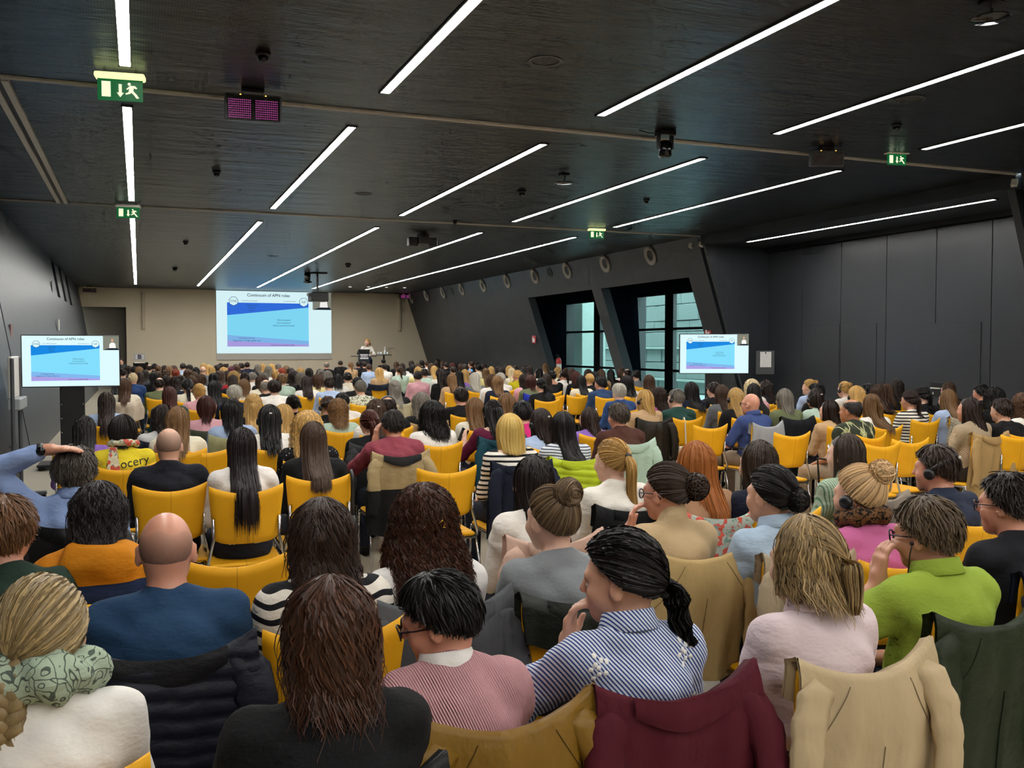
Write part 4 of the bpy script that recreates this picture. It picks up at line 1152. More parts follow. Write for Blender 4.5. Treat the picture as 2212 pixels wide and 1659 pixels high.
def down(phi, th0, zend, off, m, flare=0.0, pinch=0.12, thl=1.72, tuck=0.0, hang=1.0):
    """hair falling from the crown: (n,m,3)"""
    n = len(phi)
    thl = np.minimum(np.full(n, thl), hairline(phi) + 0.15)
    th0 = np.minimum(th0, thl - 0.02)
    Rb = 0.095 + off
    S1 = Rb * (thl - th0)
    p1 = scalp(phi, thl, off)
    S2 = np.maximum(p1[:, 2] - zend, 0.0)
    L = S1 + S2
    s = np.linspace(0, 1, m)[None, :] * L[:, None]
    th = np.minimum(th0[:, None] + s / Rb[:, None], thl[:, None])
    on = scalp(np.repeat(phi[:, None], m, 1), th, np.repeat(off[:, None], m, 1))
    t = np.maximum(s - S1[:, None], 0)
    z = p1[:, None, 2] - t
    q = smooth(t / 0.10)
    x = p1[:, None, 0] * (1 - pinch * q + flare * t)
    w_ = np.clip(np.cos(phi * 0.85), 0, 1)[:, None]
    yb = yback(z) - 0.010 - off[:, None] * 0.7
    y = p1[:, None, 1] + (np.minimum(yb, p1[:, None, 1] * 0.9) - p1[:, None, 1]) * smooth(t / 0.14) * w_ * hang
    if tuck:
        x = x * (1 - tuck * smooth((t - .03) / 0.08)); y = y + tuck * 0.05 * smooth((t - .03) / .08)
    off_ = np.stack([x, y, z], -1)
    return np.where((t > 0)[..., None], off_, on)

def tubes(P, r, sides=2, taper=True, rnd=None, flat=1.0):
    n, m, _ = P.shape
    T = np.gradient(P, axis=1); T /= (np.linalg.norm(T, axis=2, keepdims=True) + 1e-9)
    ref = P - np.array((0, 0, -0.05)); ref[..., 2] *= 0.3
    ref /= (np.linalg.norm(ref, axis=2, keepdims=True) + 1e-9)
    a = np.cross(T, ref); a /= (np.linalg.norm(a, axis=2, keepdims=True) + 1e-9)
    b = np.cross(a, T)
    r = np.broadcast_to(np.asarray(r, float).reshape(-1, 1), (n, m)).copy()
    if taper: r *= np.interp(np.linspace(0, 1, m), [0, .12, .75, 1], [.7, 1, .85, .22])[None, :]
    if sides == 2:
        q = np.random.RandomState(n).normal(0, .55, (n, 1)); r = r * 1.15
        e = a * (r * np.cos(q))[..., None] + b * (r * np.sin(q))[..., None]
        V = np.stack([P - e, P + e], 2)
        base = (np.arange(n)[:, None] * m + np.arange(m - 1)[None, :]) * 2
        F = np.stack([base, base + 1, base + 3, base + 2], -1).reshape(-1, 4)
        return V.reshape(-1, 3), F, np.repeat(rnd if rnd is not None else np.random.rand(n), m * 2)
    V = []
    for k in range(sides):
        q = 2 * math.pi * (k + 0.25) / sides
        V.append(P + a * (r * math.cos(q))[..., None] + b * (r * math.sin(q) * flat)[..., None])
    V = np.stack(V, 2)                      # n,m,sides,3
    base = (np.arange(n)[:, None] * m + np.arange(m - 1)[None, :]) * sides
    F = []
    for k in range(sides):
        k2 = (k + 1) % sides
        F.append(np.stack([base + k, base + k2, base + sides + k2, base + sides + k], -1).reshape(-1, 4))
    rn = np.repeat(rnd if rnd is not None else np.random.rand(n), m * sides)
    return V.reshape(-1, 3), np.concatenate(F), rn

def sheet(P, rn=0.25, wrap=False):
    n, m, _ = P.shape
    V = P.reshape(-1, 3)
    I = np.arange(n - (0 if wrap else 1)); J = np.arange(m - 1)
    i, j = np.meshgrid(I, J, indexing='ij'); i2 = (i + 1) % n
    F = np.stack([i * m + j, i * m + j + 1, i2 * m + j + 1, i2 * m + j], -1).reshape(-1, 4)
    return V, F, np.full(len(V), rn)

def join(parts):
    V, F, Rn = [], [], []; o = 0
    for v, f, r in parts: V.append(v); F.append(f + o); Rn.append(r); o += len(v)
    return np.concatenate(V), np.concatenate(F), np.concatenate(Rn)

def cap(off=0.004, shrink=1.0, n=36, m=10, bald=0.0, lift=None):
    ph = np.linspace(-math.pi, math.pi, n, endpoint=False)
    hl = hairline(ph) * shrink
    th = np.linspace(0, 1, m)[None, :]
    if bald: th = th * (1 - bald) + bald
    TH = th * hl[:, None] + 0.001
    o = np.full((n, m), off)
    if lift is not None: o = o + lift * np.sin(np.clip(TH, 0, math.pi)) 
    return sheet(scalp(np.repeat(ph[:, None], m, 1), TH, o), 0.2, True)

def hair_mesh(style, seed=1, nl=300, m=10, rad=0.0032, vol=0.012, zend=None, wave=0.0, wl=0.07, curl=0.0, cl=0.04, phm=118, flare=0.0, pinch=0.12,
              tie=(0, 80), tail=0.25, tuck=0.0, jit=0.03, part=0.0, bald=None, ball=0.042, tr=0.024, front=0.0, bk=1.0):
    BK[0] = bk
    rg = np.random.RandomState(seed)
    R2 = math.radians
    nl = int(nl * (2.6 if style != 'short' else 2.0)); rad = rad * .62
    parts = []
    if style in ('long', 'bob', 'curly', 'half'):
        ze = zend if zend is not None else {'long': -0.42, 'bob': -0.13, 'curly': -0.25, 'half': -0.22}[style]
        ns = 34; ph = np.linspace(-R2(phm), R2(phm), ns)
        z_e = np.full(ns, ze) + 0.02
        z_e = np.where(np.abs(ph) > R2(95), np.maximum(z_e, -0.30), z_e)
        parts.append(sheet(down(ph, np.full(ns, 0.02), z_e, np.full(ns, vol * 0.55), 14, flare, pinch, tuck=tuck), 0.3))
        if ze < -.2: parts.append(sheet(down(ph, np.full(ns, 0.4), z_e + 0.03, np.full(ns, vol * 0.1), 14, flare * .8, pinch + .06, tuck=tuck), 0.15))
        parts.append(cap(vol * 0.35))
        phi = rg.uniform(-R2(phm), R2(phm), nl) * (0.55 + 0.45 * rg.rand(nl)) if style != 'curly' else rg.uniform(-R2(phm), R2(phm), nl)
        th0 = np.abs(rg.normal(0.05, 0.45, nl)); th0 = np.minimum(th0, hairline(phi) - .1)
        off = vol * rg.uniform(0.45, 1.0, nl)
        z_l = ze + rg.normal(0, jit, nl) + np.abs(phi) * 0.015
        z_l = np.where(rg.rand(nl) < 0.25, z_l + rg.uniform(0, .25, nl) * abs(ze + .05), z_l)
        P = down(phi, th0, z_l, off, m, flare, pinch, tuck=tuck)
        s = np.linspace(0, 1, m)[None, :]
        Ls = np.linalg.norm(np.diff(P, axis=1), axis=2).sum(1)[:, None]
        sl = s * Ls
        e1 = np.stack([np.cos(phi), np.sin(phi), 0 * phi], -1)[:, None, :]; e2 = np.stack([np.sin(phi), -np.cos(phi), 0 * phi], -1)[:, None, :]
        grow = smooth(sl / 0.12)
        if wave:
            pz = rg.uniform(0, 2 * math.pi, (nl, 1)) * 0.35
            P = P + e1 * (wave * grow * np.sin(2 * math.pi * sl / wl + pz + phi[:, None] * 2))[..., None] + e2 * (wave * 0.6 * grow * np.cos(2 * math.pi * sl / wl + pz))[..., None]
        if curl:
            pz = rg.uniform(0, 2 * math.pi, (nl, 1)); c_ = cl * rg.uniform(.8, 1.25, (nl, 1))
            g2 = 0.35 + 0.65 * grow
            P = P + e1 * (curl * g2 * np.sin(2 * math.pi * sl / c_ + pz))[..., None] + e2 * (curl * g2 * np.cos(2 * math.pi * sl / c_ + pz))[..., None]
        # stray direction
        P[:, :, 0] += (rg.normal(0, 0.006, nl))[:, None] * smooth(s / 0.9)
        parts.append(tubes(P, rad * rg.uniform(.6, 1.3, nl), rnd=rg.rand(nl)))
        if style == 'half':
            k = nl // 3
            parts.append(_gather(rg, k, m, rad, tie, 0.95 * abs(ze - .05), .034, vol, 62, wave=.006, wl=.08))
    elif style in ('pony', 'bun', 'braid', 'updo'):
        parts.append(cap(0.006 + vol * .3))
        if style == 'pony': parts.append(_gather(rg, nl, m, rad, tie, tail, tr, vol, 180, wave=wave, wl=wl, curl=curl, cl=cl, out=front))
        elif style == 'braid': parts.append(_gather(rg, nl, m, rad, tie, tail, tr, vol, 180, braid=True))
        else:
            parts.append(_gather(rg, nl, m, rad, tie, 0.0, tr, vol, 180))
            T = scalp(np.array(R2(tie[0])), np.array(R2(tie[1])), np.array(ball * .55))
            nb = max(30, nl // 2); mm = m
            u = rg.normal(0, 1, (nb, 3)); u[:, 1] *= 0.45; u /= np.linalg.norm(u, axis=1, keepdims=True)
            ax_ = np.stack([rg.normal(0, .35, nb), np.ones(nb), rg.normal(0, .35, nb)], 1)
            if style == 'updo': ax_ = rg.normal(0, 1, (nb, 3))
            ax_ /= np.linalg.norm(ax_, axis=1, keepdims=True)
            e1 = u - ax_ * (u * ax_).sum(1, keepdims=True); e1 /= np.linalg.norm(e1, axis=1, keepdims=True) + 1e-9; e2 = np.cross(ax_, e1)
            a = np.linspace(0, rg.uniform(1.6, 3.4, nb)[:, None], mm, axis=1).reshape(nb, mm) if False else np.linspace(0, 1, mm)[None, :] * rg.uniform(1.6, 3.6, nb)[:, None]
            lat = rg.uniform(-.85, .85, nb)[:, None]; rr_ = ball * np.sqrt(1 - lat ** 2 * .9) * rg.uniform(.92, 1.1, nb)[:, None]
            B = T + e1[:, None, :] * (rr_ * np.cos(a))[..., None] + e2[:, None, :] * (rr_ * np.sin(a))[..., None] + ax_[:, None, :] * (lat * ball * .8)[..., None]
            parts.append(tubes(B, rad * rg.uniform(.8, 1.5, nb), rnd=rg.rand(nb)))
            ph = np.linspace(-math.pi, math.pi, 14, endpoint=False); th = np.linspace(0.01, math.pi - .01, 8)
            d = np.stack([np.sin(ph)[:, None] * np.sin(th), -np.cos(ph)[:, None] * np.sin(th), 0 * ph[:, None] + np.cos(th)], -1)
            parts.append(sheet(T + d * ball * .93, .25, True))
    elif style == 'short':
        b_ = R2(bald) if bald else 0.0
        if bald:
            ph = np.linspace(-math.pi, math.pi, 36, endpoint=False); hl = hairline(ph)
            b0 = np.interp(np.abs(ph), [0, 1.2, 2.0, math.pi], [b_, b_ * 1.05, b_ * 1.15, 2.0]); b0 = np.minimum(b0, hl - .02)
            TH = b0[:, None] + np.linspace(0, 1, 9)[None, :] * (hl - b0)[:, None]
            o = vol * .35 * smooth(np.linspace(0, 1, 9) / .25)[None, :] + 0 * TH + .0012
            parts.append(sheet(scalp(np.repeat(ph[:, None], 9, 1), TH, o), 0.35, True))
        else: parts.append(cap(vol * 0.5, lift=0.0))
        phi = rg.uniform(-math.pi, math.pi, nl); ct = rg.uniform(-0.62, 1, nl); th0 = np.arccos(ct)
        ok = th0 < hairline(phi) - .04
        if bald: ok &= th0 > b_ * np.interp(np.abs(phi), [0, 1.2, 2.0, math.pi], [1, 1.05, 1.15, 3])
        phi, th0 = phi[ok], th0[ok]; n = len(phi)
        L = (tail if tail != 0.25 else 0.05) * rg.uniform(.6, 1.2, n) * np.interp(th0, [0, 1.2, 2.2], [1.15, 0.9, 0.55])
        s = np.linspace(0, 1, m)[None, :]
        th = th0[:, None] + s * (L / 0.1)[:, None]
        o = vol * rg.uniform(.35, .75, n)[:, None] + s * (vol * rg.uniform(0.1, 0.75, n))[:, None]
        P = scalp(phi[:, None] + s * rg.normal(0.12, .22, n)[:, None] * np.clip(0.6 / (np.sin(th0) + .2), 0, 1.5)[:, None], np.minimum(th, (hairline(phi) + .12)[:, None]), o)
        if curl:
            pz = rg.uniform(0, 6.28, (n, 1)); sl = s * L[:, None]
            P = P + rg.normal(0, 1, (n, 1, 3)) * .004 + np.stack([np.sin(6.28 * sl / cl + pz), np.cos(6.28 * sl / cl + pz), np.sin(6.28 * sl / cl)], -1) * curl
        parts.append(tubes(P, rad * rg.uniform(.7, 1.3, n), rnd=rg.rand(n)))
    elif style == 'buzz':
        b_ = R2(bald or 0.5)
        ph = np.linspace(-math.pi, math.pi, 48, endpoint=False); hl = hairline(ph)
        b0 = np.minimum(b_ * np.interp(np.abs(ph), [0, 1.0, 2.0, math.pi], [1, 1.1, 1.25, 2.5]) + .06 * np.sin(5 * ph), hl - .02)
        TH = b0[:, None] + np.linspace(0, 1, 12)[None, :] * (hl - b0)[:, None]
        v_, f_, r_ = sheet(scalp(np.repeat(ph[:, None], 12, 1), TH, 0 * TH + .0011), 0.4, True)
        parts.append((v_, f_, np.tile(np.linspace(0, 1, 12), 48)))
    V, F, rn = join(parts)
    me = mesh_np('hair_' + style, V, F, True)
    at = me.attributes.new('rnd', 'FLOAT', 'POINT'); at.data.foreach_set('value', rn.astype(np.float32))
    return me

def _gather(rg, nl, m, rad, tie, tail, tr, vol, phmax, wave=0, wl=.07, curl=0, cl=.04, braid=False, out=0.0):
    """locks combed over the scalp to a tie point and, with tail > 0, falling from it"""
    R2 = math.radians
    phi = rg.uniform(-R2(phmax), R2(phmax), nl)
    th0 = hairline(phi) * np.sqrt(rg.uniform(0.05, 1.0, nl)) - .02
    if phmax < 100: th0 = rg.uniform(.1, 1.3, nl)
    tp, tt = R2(tie[0]), R2(tie[1])
    def dirv(p, t): return np.stack([np.sin(p) * np.sin(t), -np.cos(p) * np.sin(t), np.cos(t)], -1)
    d0 = dirv(phi, th0); d1 = dirv(np.array(tp), np.array(tt))[None]
    om = np.arccos(np.clip((d0 * d1).sum(1), -.999, .999))[:, None]
    m1 = m if tail <= 0 else max(6, m // 2 + 1)
    s = np.linspace(0, 1, m1)[None, :]
    D = (np.sin((1 - s) * om)[..., None] * d0[:, None] + np.sin(s * om)[..., None] * d1[:, None]) / np.sin(om)[..., None]
    off = (0.007 + vol * rg.uniform(.25, .8, nl))[:, None] + 0.006 * s
    P = HCc + (HRr + off[..., None]) * D
    if tail > 0:
        T = HCc + (HRr + 0.02) * d1[0]
        m2 = m if not braid else m * 2
        u = np.linspace(0, 1, m2)[None, :]
        Lt = tail * (1 - .25 * rg.rand(nl) ** 2)[:, None]
        a = rg.uniform(0, 6.28, nl)[:, None]; rho = np.sqrt(rg.rand(nl))[:, None]
        prof = np.interp(u, [0, .08, .35, .8, 1], [.45, .8, 1.0, .75, .35])
        ox = tr * rho * np.cos(a) * prof; oy = tr * .75 * rho * np.sin(a) * prof
        if braid:
            k3 = rg.randint(0, 3, nl)[:, None] * 2 * math.pi / 3
            ox = tr * .62 * np.sin(2 * math.pi * u * tail / .075 + k3) + tr * .42 * rho * np.cos(a); oy = tr * .5 * np.sin(4 * math.pi * u * tail / .075 + 2 * k3) + tr * .36 * rho * np.sin(a)
            ox = ox * np.interp(u, [0, .8, 1], [1, .85, .3]); oy = oy * np.interp(u, [0, .8, 1], [1, .85, .3])
        z = T[2] - u * Lt + 0.018 * np.sin(np.clip(u * 5, 0, math.pi))
        y = T[1] - (0.03 + out) * np.sin(np.clip(u * 6, 0, math.pi / 2)) + oy
        x = T[0] * (1 + 0.25 * u) + ox + 0 * z
        y = np.where(abs(tie[0]) < 25, np.minimum(y, yback(z) - 0.012 + oy), y)
        Q = np.stack([x, y, z], -1)
        if wave: Q[..., 0] += wave * np.sin(2 * math.pi * u * Lt / wl + a * .3); Q[..., 1] += wave * .5 * np.cos(2 * math.pi * u * Lt / wl)
        if curl:
            g = smooth(u * 4)
            Q[..., 0] += curl * g * np.sin(6.28 * u * Lt / cl + a); Q[..., 1] -= curl * g * np.cos(6.28 * u * Lt / cl + a)
        v1 = tubes(P, rad * rg.uniform(.8, 1.4, nl), rnd=rg.rand(nl), taper=False)
        if braid:
            k3 = np.arange(3)[:, None] * 2 * math.pi / 3; uu = np.linspace(0, 1, 44)[None, :]
            tp_ = np.interp(uu, [0, .8, 1], [1, .85, .35])
            bx = T[0] * (1 + .25 * uu) + tr * .62 * np.sin(2 * math.pi * uu * tail / .075 + k3) * tp_
            by = T[1] - .03 * np.sin(np.clip(uu * 6, 0, math.pi / 2)) + tr * .5 * np.sin(4 * math.pi * uu * tail / .075 + 2 * k3) * tp_
            bz = T[2] - uu * tail + 0 * bx
            return join([v1, tubes(np.stack([bx, by, bz], -1), np.full(3, tr * .52), sides=10, rnd=np.array([.4, .55, .5]))])
        v2 = tubes(Q, rad * rg.uniform(.9, 1.5, nl), rnd=rg.rand(nl))
        return join([v1, v2])
    return tubes(P, rad * rg.uniform(.8, 1.4, nl), rnd=rg.rand(nl), taper=False)
# ------------------------------------------------------------------ chairs
def seam_mat():
    m, nt, b = nodes('yellow_shell')
    v = coord(nt); sep = N(nt, 'ShaderNodeSeparateXYZ'); nt.links.new(v, sep.inputs[0])
    s = math_n(nt, 'LESS_THAN', math_n(nt, 'ABSOLUTE', sep.outputs[0]), 0.0014)
    f = noise(nt, v, 9, 3)
    c = mixc(nt, f, lin('#da9a08'), lin('#efb117'))
    nt.links.new(mixc(nt, math_n(nt, 'MULTIPLY', s, 0.55), c, lin('#6b4300')), b.inputs['Base Color'])
    b.inputs['Roughness'].default_value = 0.6; b.inputs['Specular IOR Level'].default_value = 0.3
    bump(nt, b, noise(nt, v, 240, 2), 0.12, 0.002)
    return m
M_SHELL = seam_mat()
def back_y(u, z): return -0.225 - 0.16 * (z - 0.58) + 0.05 * u * u
def back_top(u): return 0.868 + 0.045 * u * u
def mk_back():
    nu, nv = 13, 9; P = []
    for side in (0, 1):
        for i in range(nu):
            u = -1 + 2 * i / (nu - 1)
            for j in range(nv):
                v = j / (nv - 1); z = 0.565 + v * (back_top(u) - 0.565)
                if j == 0: z += 0.02 * u ** 6
                hw = 0.182 + 0.034 * v - (0.006 if j in (0, nv - 1) else 0)
                P.append((u * hw, back_y(u, z) + (0.011 if side else -0.011) * (0.55 if (i in (0, nu - 1) or j in (0, nv - 1)) else 1), z))
    P = np.array(P); F = []
    id_ = lambda s, i, j: s * nu * nv + i * nv + j
    for i in range(nu - 1):
        for j in range(nv - 1):
            F.append((id_(0, i, j), id_(0, i + 1, j), id_(0, i + 1, j + 1), id_(0, i, j + 1)))
            F.append((id_(1, i, j), id_(1, i, j + 1), id_(1, i + 1, j + 1), id_(1, i + 1, j)))
    for i in range(nu - 1):
        F.append((id_(0, i, 0), id_(1, i, 0), id_(1, i + 1, 0), id_(0, i + 1, 0)))
        F.append((id_(0, i, nv - 1), id_(0, i + 1, nv - 1), id_(1, i + 1, nv - 1), id_(1, i, nv - 1)))
    for j in range(nv - 1):
        F.append((id_(0, 0, j), id_(0, 0, j + 1), id_(1, 0, j + 1), id_(1, 0, j)))
        F.append((id_(0, nu - 1, j), id_(1, nu - 1, j), id_(1, nu - 1, j + 1), id_(0, nu - 1, j + 1)))
    return mesh_np('backrest', P, np.array(F), True)
CH = {}
CH['backrest'] = (mk_back(), M_SHELL)
CH['seat'] = (MB().bevbox((-.215, -.2, .418), (.215, .225, .446), .012).mesh('seat', False), M_SHELL)
def tubeme(pts, r, nm): return MB().tube(pts, r, 8).mesh(nm, True)
CH['leg_fl'] = (tubeme([(-.225, .19, .425), (-.235, .205, .22), (-.24, .215, 0)], .0105, 'leg'), M_CHROME)
CH['leg_fr'] = (tubeme([(.225, .19, .425), (.235, .205, .22), (.24, .215, 0)], .0105, 'leg'), M_CHROME)
CH['leg_rl'] = (tubeme([(-.225, -.17, .43), (-.235, -.22, .22), (-.24, -.27, 0)], .0105, 'leg'), M_CHROME)
CH['leg_rr'] = (tubeme([(.225, -.17, .43), (.235, -.22, .22), (.24, -.27, 0)], .0105, 'leg'), M_CHROME)
CH['sup_l'] = (tubeme([(-.225, .19, .415), (-.225, -.19, .42), (-.218, -.222, .46), (-.186, -.213, .60), (-.188, -.216, .72)], .0095, 'back_support'), M_CHROME)
CH['sup_r'] = (tubeme([(.225, .19, .415), (.225, -.19, .42), (.218, -.222, .46), (.186, -.213, .60), (.188, -.216, .72)], .0095, 'back_support'), M_CHROME)
CH['bar'] = (tubeme([(-.225, -.18, .405), (.225, -.18, .405)], .009, 'cross_bar'), M_CHROME)
CH['arm_l'] = (MB().tube([(-.25, .16, .42), (-.262, .17, .655), (-.262, -.15, .66), (-.24, -.22, .60)], .0105, 8).mesh('armrest', True), M_BLACK)
CH['arm_r'] = (MB().tube([(.25, .16, .42), (.262, .17, .655), (.262, -.15, .66), (.24, -.22, .60)], .0105, 8).mesh('armrest', True), M_BLACK)
PN = {'backrest': 'backrest', 'seat': 'seat', 'leg_fl': 'leg', 'leg_fr': 'leg', 'leg_rl': 'leg', 'leg_rr': 'leg', 'sup_l': 'back_support', 'sup_r': 'back_support', 'bar': 'cross_bar', 'arm_l': 'armrest', 'arm_r': 'armrest'}
def chair(x, y, rz, label, arms=False):
    t = empty('stacking_chair', (x, y, 0), rz, label, 'chair', 'yellow stacking chairs')
    for k, (me, mt) in CH.items():
        if k.startswith('arm') and not arms: continue
        link(PN[k], me, mt, t)
    return t

# ------------------------------------------------------------------ coats hung over chair backs
def coat(ch, color, label, mat=None, seed=0, length=0.5, sleeves=(1, 1), puffy=0.0, peaks=(1, 1), collar=True, spread=1.12, name='coat', cat='coat', inside=None, seams=False):
    rg = np.random.RandomState(seed + 11)
    t = empty(name, ch.location, ch.rotation_euler.z, label, cat)
    mat = M_COAT if mat in (None, M_CLOTH) else mat
    col = lin(color)
    nu, nv = 37, (72 if puffy else 30)
    u = np.linspace(-1, 1, nu)[:, None]; v = np.concatenate([np.linspace(-0.22, 0, 7), np.linspace(0.03, 1, nv - 7)])[None, :]
    ph = rg.uniform(0, 6.28, 6)
    zt = back_top(u) + 0.016 + 0.010 * (np.where(u < 0, peaks[0], peaks[1])) * np.abs(u) ** 3
    fold = np.sin(4.2 * u + ph[0]) * .5 + np.sin(9 * u + ph[1] + 1.2 * v) * .35 + np.sin(17 * u + ph[2] + 2 * v) * .18
    vp = np.maximum(v, 0)
    z = zt - vp * length - np.maximum(-v, 0) * 0.55
    hw = 0.226 * (1 + (spread - 1) * smooth(vp * 1.6))
    x = u * hw + 0.012 * np.sin(3 * vp + ph[3]) * vp
    yb = back_y(u, np.minimum(z, back_top(u)))
    y = np.where(v >= 0, yb - 0.024 - 0.026 * vp * 1.0 - (0.026 * fold * (0.3 + vp)) - 0.02 * smooth(vp * 4), yb + 0.03 + 0.006 * fold)
    top = np.exp(-(v / 0.05) ** 2); y = y + top * 0.012
    y = y + np.where(v >= 0, .007 * np.exp(-(u / .03) ** 2) * smooth((vp - .3) * 4), 0)
    if puffy:
        y = y - np.where(v >= 0, puffy * np.abs(np.sin((z + .12 * x) * math.pi / 0.052)) ** .6, 0)
    y = y - 0.03 * np.abs(u) ** 6 * smooth(vp * 2) * 0 + 0 * x
    P = np.stack([x + 0 * y, y, z + 0 * y], -1)
    V, F, _ = sheet(P)
    # thickness
    P2 = P.copy(); P2[..., 1] += np.where(v >= 0, 0.009, -0.009); V2, F2, _ = sheet(P2)
    me = mesh_np('coat_body', np.concatenate([V, V2]), np.concatenate([F, F2[:, ::-1] + len(V)]), True)
    b = link('coat_body', me, mat, t); b.color = col
    if seams:
        def pt(a_, b_):
            i = (a_ + 1) / 2 * (nu - 1); j = 7 + b_ * (nv - 8)
            i0 = int(min(max(i, 0), nu - 2)); j0 = int(min(max(j, 0), nv - 2)); f, g_ = i - i0, j - j0
            return (P[i0, j0] * (1 - f) * (1 - g_) + P[i0 + 1, j0] * f * (1 - g_) + P[i0, j0 + 1] * (1 - f) * g_ + P[i0 + 1, j0 + 1] * f * g_) + np.array((0, -.0012, 0))
        for path in ([(0.02, .28 + .7 * k / 12) for k in range(13)], [(-.42 - .5 * k / 10, .02 + .42 * k / 10) for k in range(11)], [(.42 + .5 * k / 10, .02 + .42 * k / 10) for k in range(11)]):
            sm = MB().tube([tuple(pt(*c_)) for c_ in path], .0016, 5).build('seam', M_COAT, t); sm.color = tuple(q_ * .45 for q_ in col[:3]) + (1,)
    for q, on in zip((-1, 1), sleeves):
        if not on: continue
        s0 = np.array((q * 0.185, back_y(1, .86) - 0.04, 0.86)); k_ = rg.uniform(.8, 1.15)
        pts = [s0, s0 + (q * .035, -.02, -.07), s0 + (q * .048 * k_, -.035, -.18), s0 + (q * .04 * k_, -.035, -.30), s0 + (q * .05, -.02, -.30 - .12 * on)]
        tt = np.linspace(0, 1, 16); pa = np.array(pts); ti = np.linspace(0, 1, len(pts))
        C_ = np.stack([np.interp(tt, ti, pa[:, k]) for k in range(3)], 1)
        ra = np.interp(tt, [0, .25, 1], [.056, .052, .042])
        rings = []
        for i in range(16):
            a = np.linspace(0, 2 * math.pi, 12, endpoint=False)
            w1 = ra[i] * (1 + .10 * np.sin(3 * a + i * .5 + ph[4]) + .08 * math.sin(i * 2.1 + ph[5]) + (puffy * 8 * abs(math.sin(i * 1.6)) if puffy else 0))
            rings.append(np.stack([C_[i, 0] + w1 * np.cos(a), C_[i, 1] + .42 * w1 * np.sin(a), C_[i, 2] + 0.012 * np.sin(2 * a)], 1))
        Pn = np.stack(rings, 1)            # 12,16,3
        V, F, _ = sheet(Pn, wrap=True)
        nf = len(V); cc = np.concatenate([V, [C_[0] + (0, 0, .03)], [C_[-1] + (0, 0, .015)]])
        capf = []
        for k in range(12):
            k2 = (k + 1) % 12
            capf.append((nf, k * 16, k2 * 16)); capf.append((nf + 1, k2 * 16 + 15, k * 16 + 15))
        sl_ = link('sleeve', mesh_np('sleeve', cc, [F, np.array(capf)], True), mat, t); sl_.color = col
    if collar:
        n = 25; uu = np.linspace(-.62, .62, n)[:, None]; vv = np.linspace(0, 1, 6)[None, :]
        zc = back_top(uu) + .022 - vv * (.05 + .02 * np.cos(3 * uu)) ; yc = back_y(uu, back_top(uu)) - .032 - .009 * np.sin(vv * 2.4) - .006 * np.sin(6 * uu + ph[1])
        Pc = np.stack([uu * .235 + 0 * vv, yc + 0 * vv, zc + 0 * uu], -1); Pd = Pc.copy(); Pd[..., 1] += .008
        V, F, _ = sheet(Pc); V2, F2, _ = sheet(Pd)
        c_ = link('collar', mesh_np('collar', np.concatenate([V, V2]), np.concatenate([F, F2[:, ::-1] + len(V)]), True), mat, t); c_.color = lin(inside) if inside else col
    return t

# ------------------------------------------------------------------ things worn on the head
def headset_me(style='back'):
    mb = MB(); n = 15; pts = []
    tilt = {'back': 1.0, 'top': 0.25, 'neck': 2.35}[style]
    for i in range(n):
        a = math.pi * i / (n - 1); x = -math.cos(a) * 0.098; h = math.sin(a)
        rr = 0.125
        pts.append((x, -math.sin(tilt) * rr * h * (0.98 if style != 'neck' else .95), -0.01 + math.cos(tilt) * rr * h + (0.012 if style != 'neck' else -.03 * h)))
    v = []; hw = 0.011
    P = [Vector(p) for p in pts]
    side = Vector((0, -math.cos(tilt), -math.sin(tilt)))
    for i, p in enumerate(P):
        t = (P[min(i + 1, n - 1)] - P[max(i - 1, 0)]).normalized(); o = t.cross(side).normalized()
        wdt = hw * (0.55 + 0.75 * math.sin(math.pi * i / (n - 1)))
        v += [p + side * wdt + o * .004, p - side * wdt + o * .004, p - side * wdt - o * .004, p + side * wdt - o * .004]
    f = [(i * 4 + k, i * 4 + (k + 1) % 4, (i + 1) * 4 + (k + 1) % 4, (i + 1) * 4 + k) for i in range(n - 1) for k in range(4)] + [(3, 2, 1, 0), tuple((n - 1) * 4 + k for k in range(4))]
    mb.add(v, f)
    return mb.mesh('headband', True)
HS = {k: headset_me(k) for k in ('back', 'top', 'neck')}
CUP = MB().lathe([(0.012, -.010), (0.027, -.010), (0.030, -.002), (0.025, .010), (0.012, .014)], 18).mesh('ear_cup', True)
GL = MB()
for q in (-1, 1):
    GL.tube([(q * .033 + .026 * math.cos(a), .112 - .012 * abs(math.cos(a)) * (1 if q * math.cos(a) > 0 else 0), -.002 + .020 * math.sin(a)) for a in [k * 2 * math.pi / 14 for k in range(15)]], .0028, 6, False)
    GL.tube([(q * .060, .098, .006), (q * .080, .05, .006), (q * .084, -.005, .004), (q * .083, -.025, -.02)], .0026, 6)
GL.tube([(-.008, .114, .002), (0, .116, .006), (.008, .114, .002)], .0026, 6)
GLM = GL.mesh('glasses_frame', True)
EYE = MB()
for q in (-1, 1): EYE.lathe([(0.0005, -.010), (.007, -.007), (.010, 0), (.007, .007), (.0005, .010)], 10, Matrix.Translation((q * .033, .081, -.004)))
EYEM = EYE.mesh('eyes', True)
M_EYE = plain('eye_white', '#cfc8c0', .2)

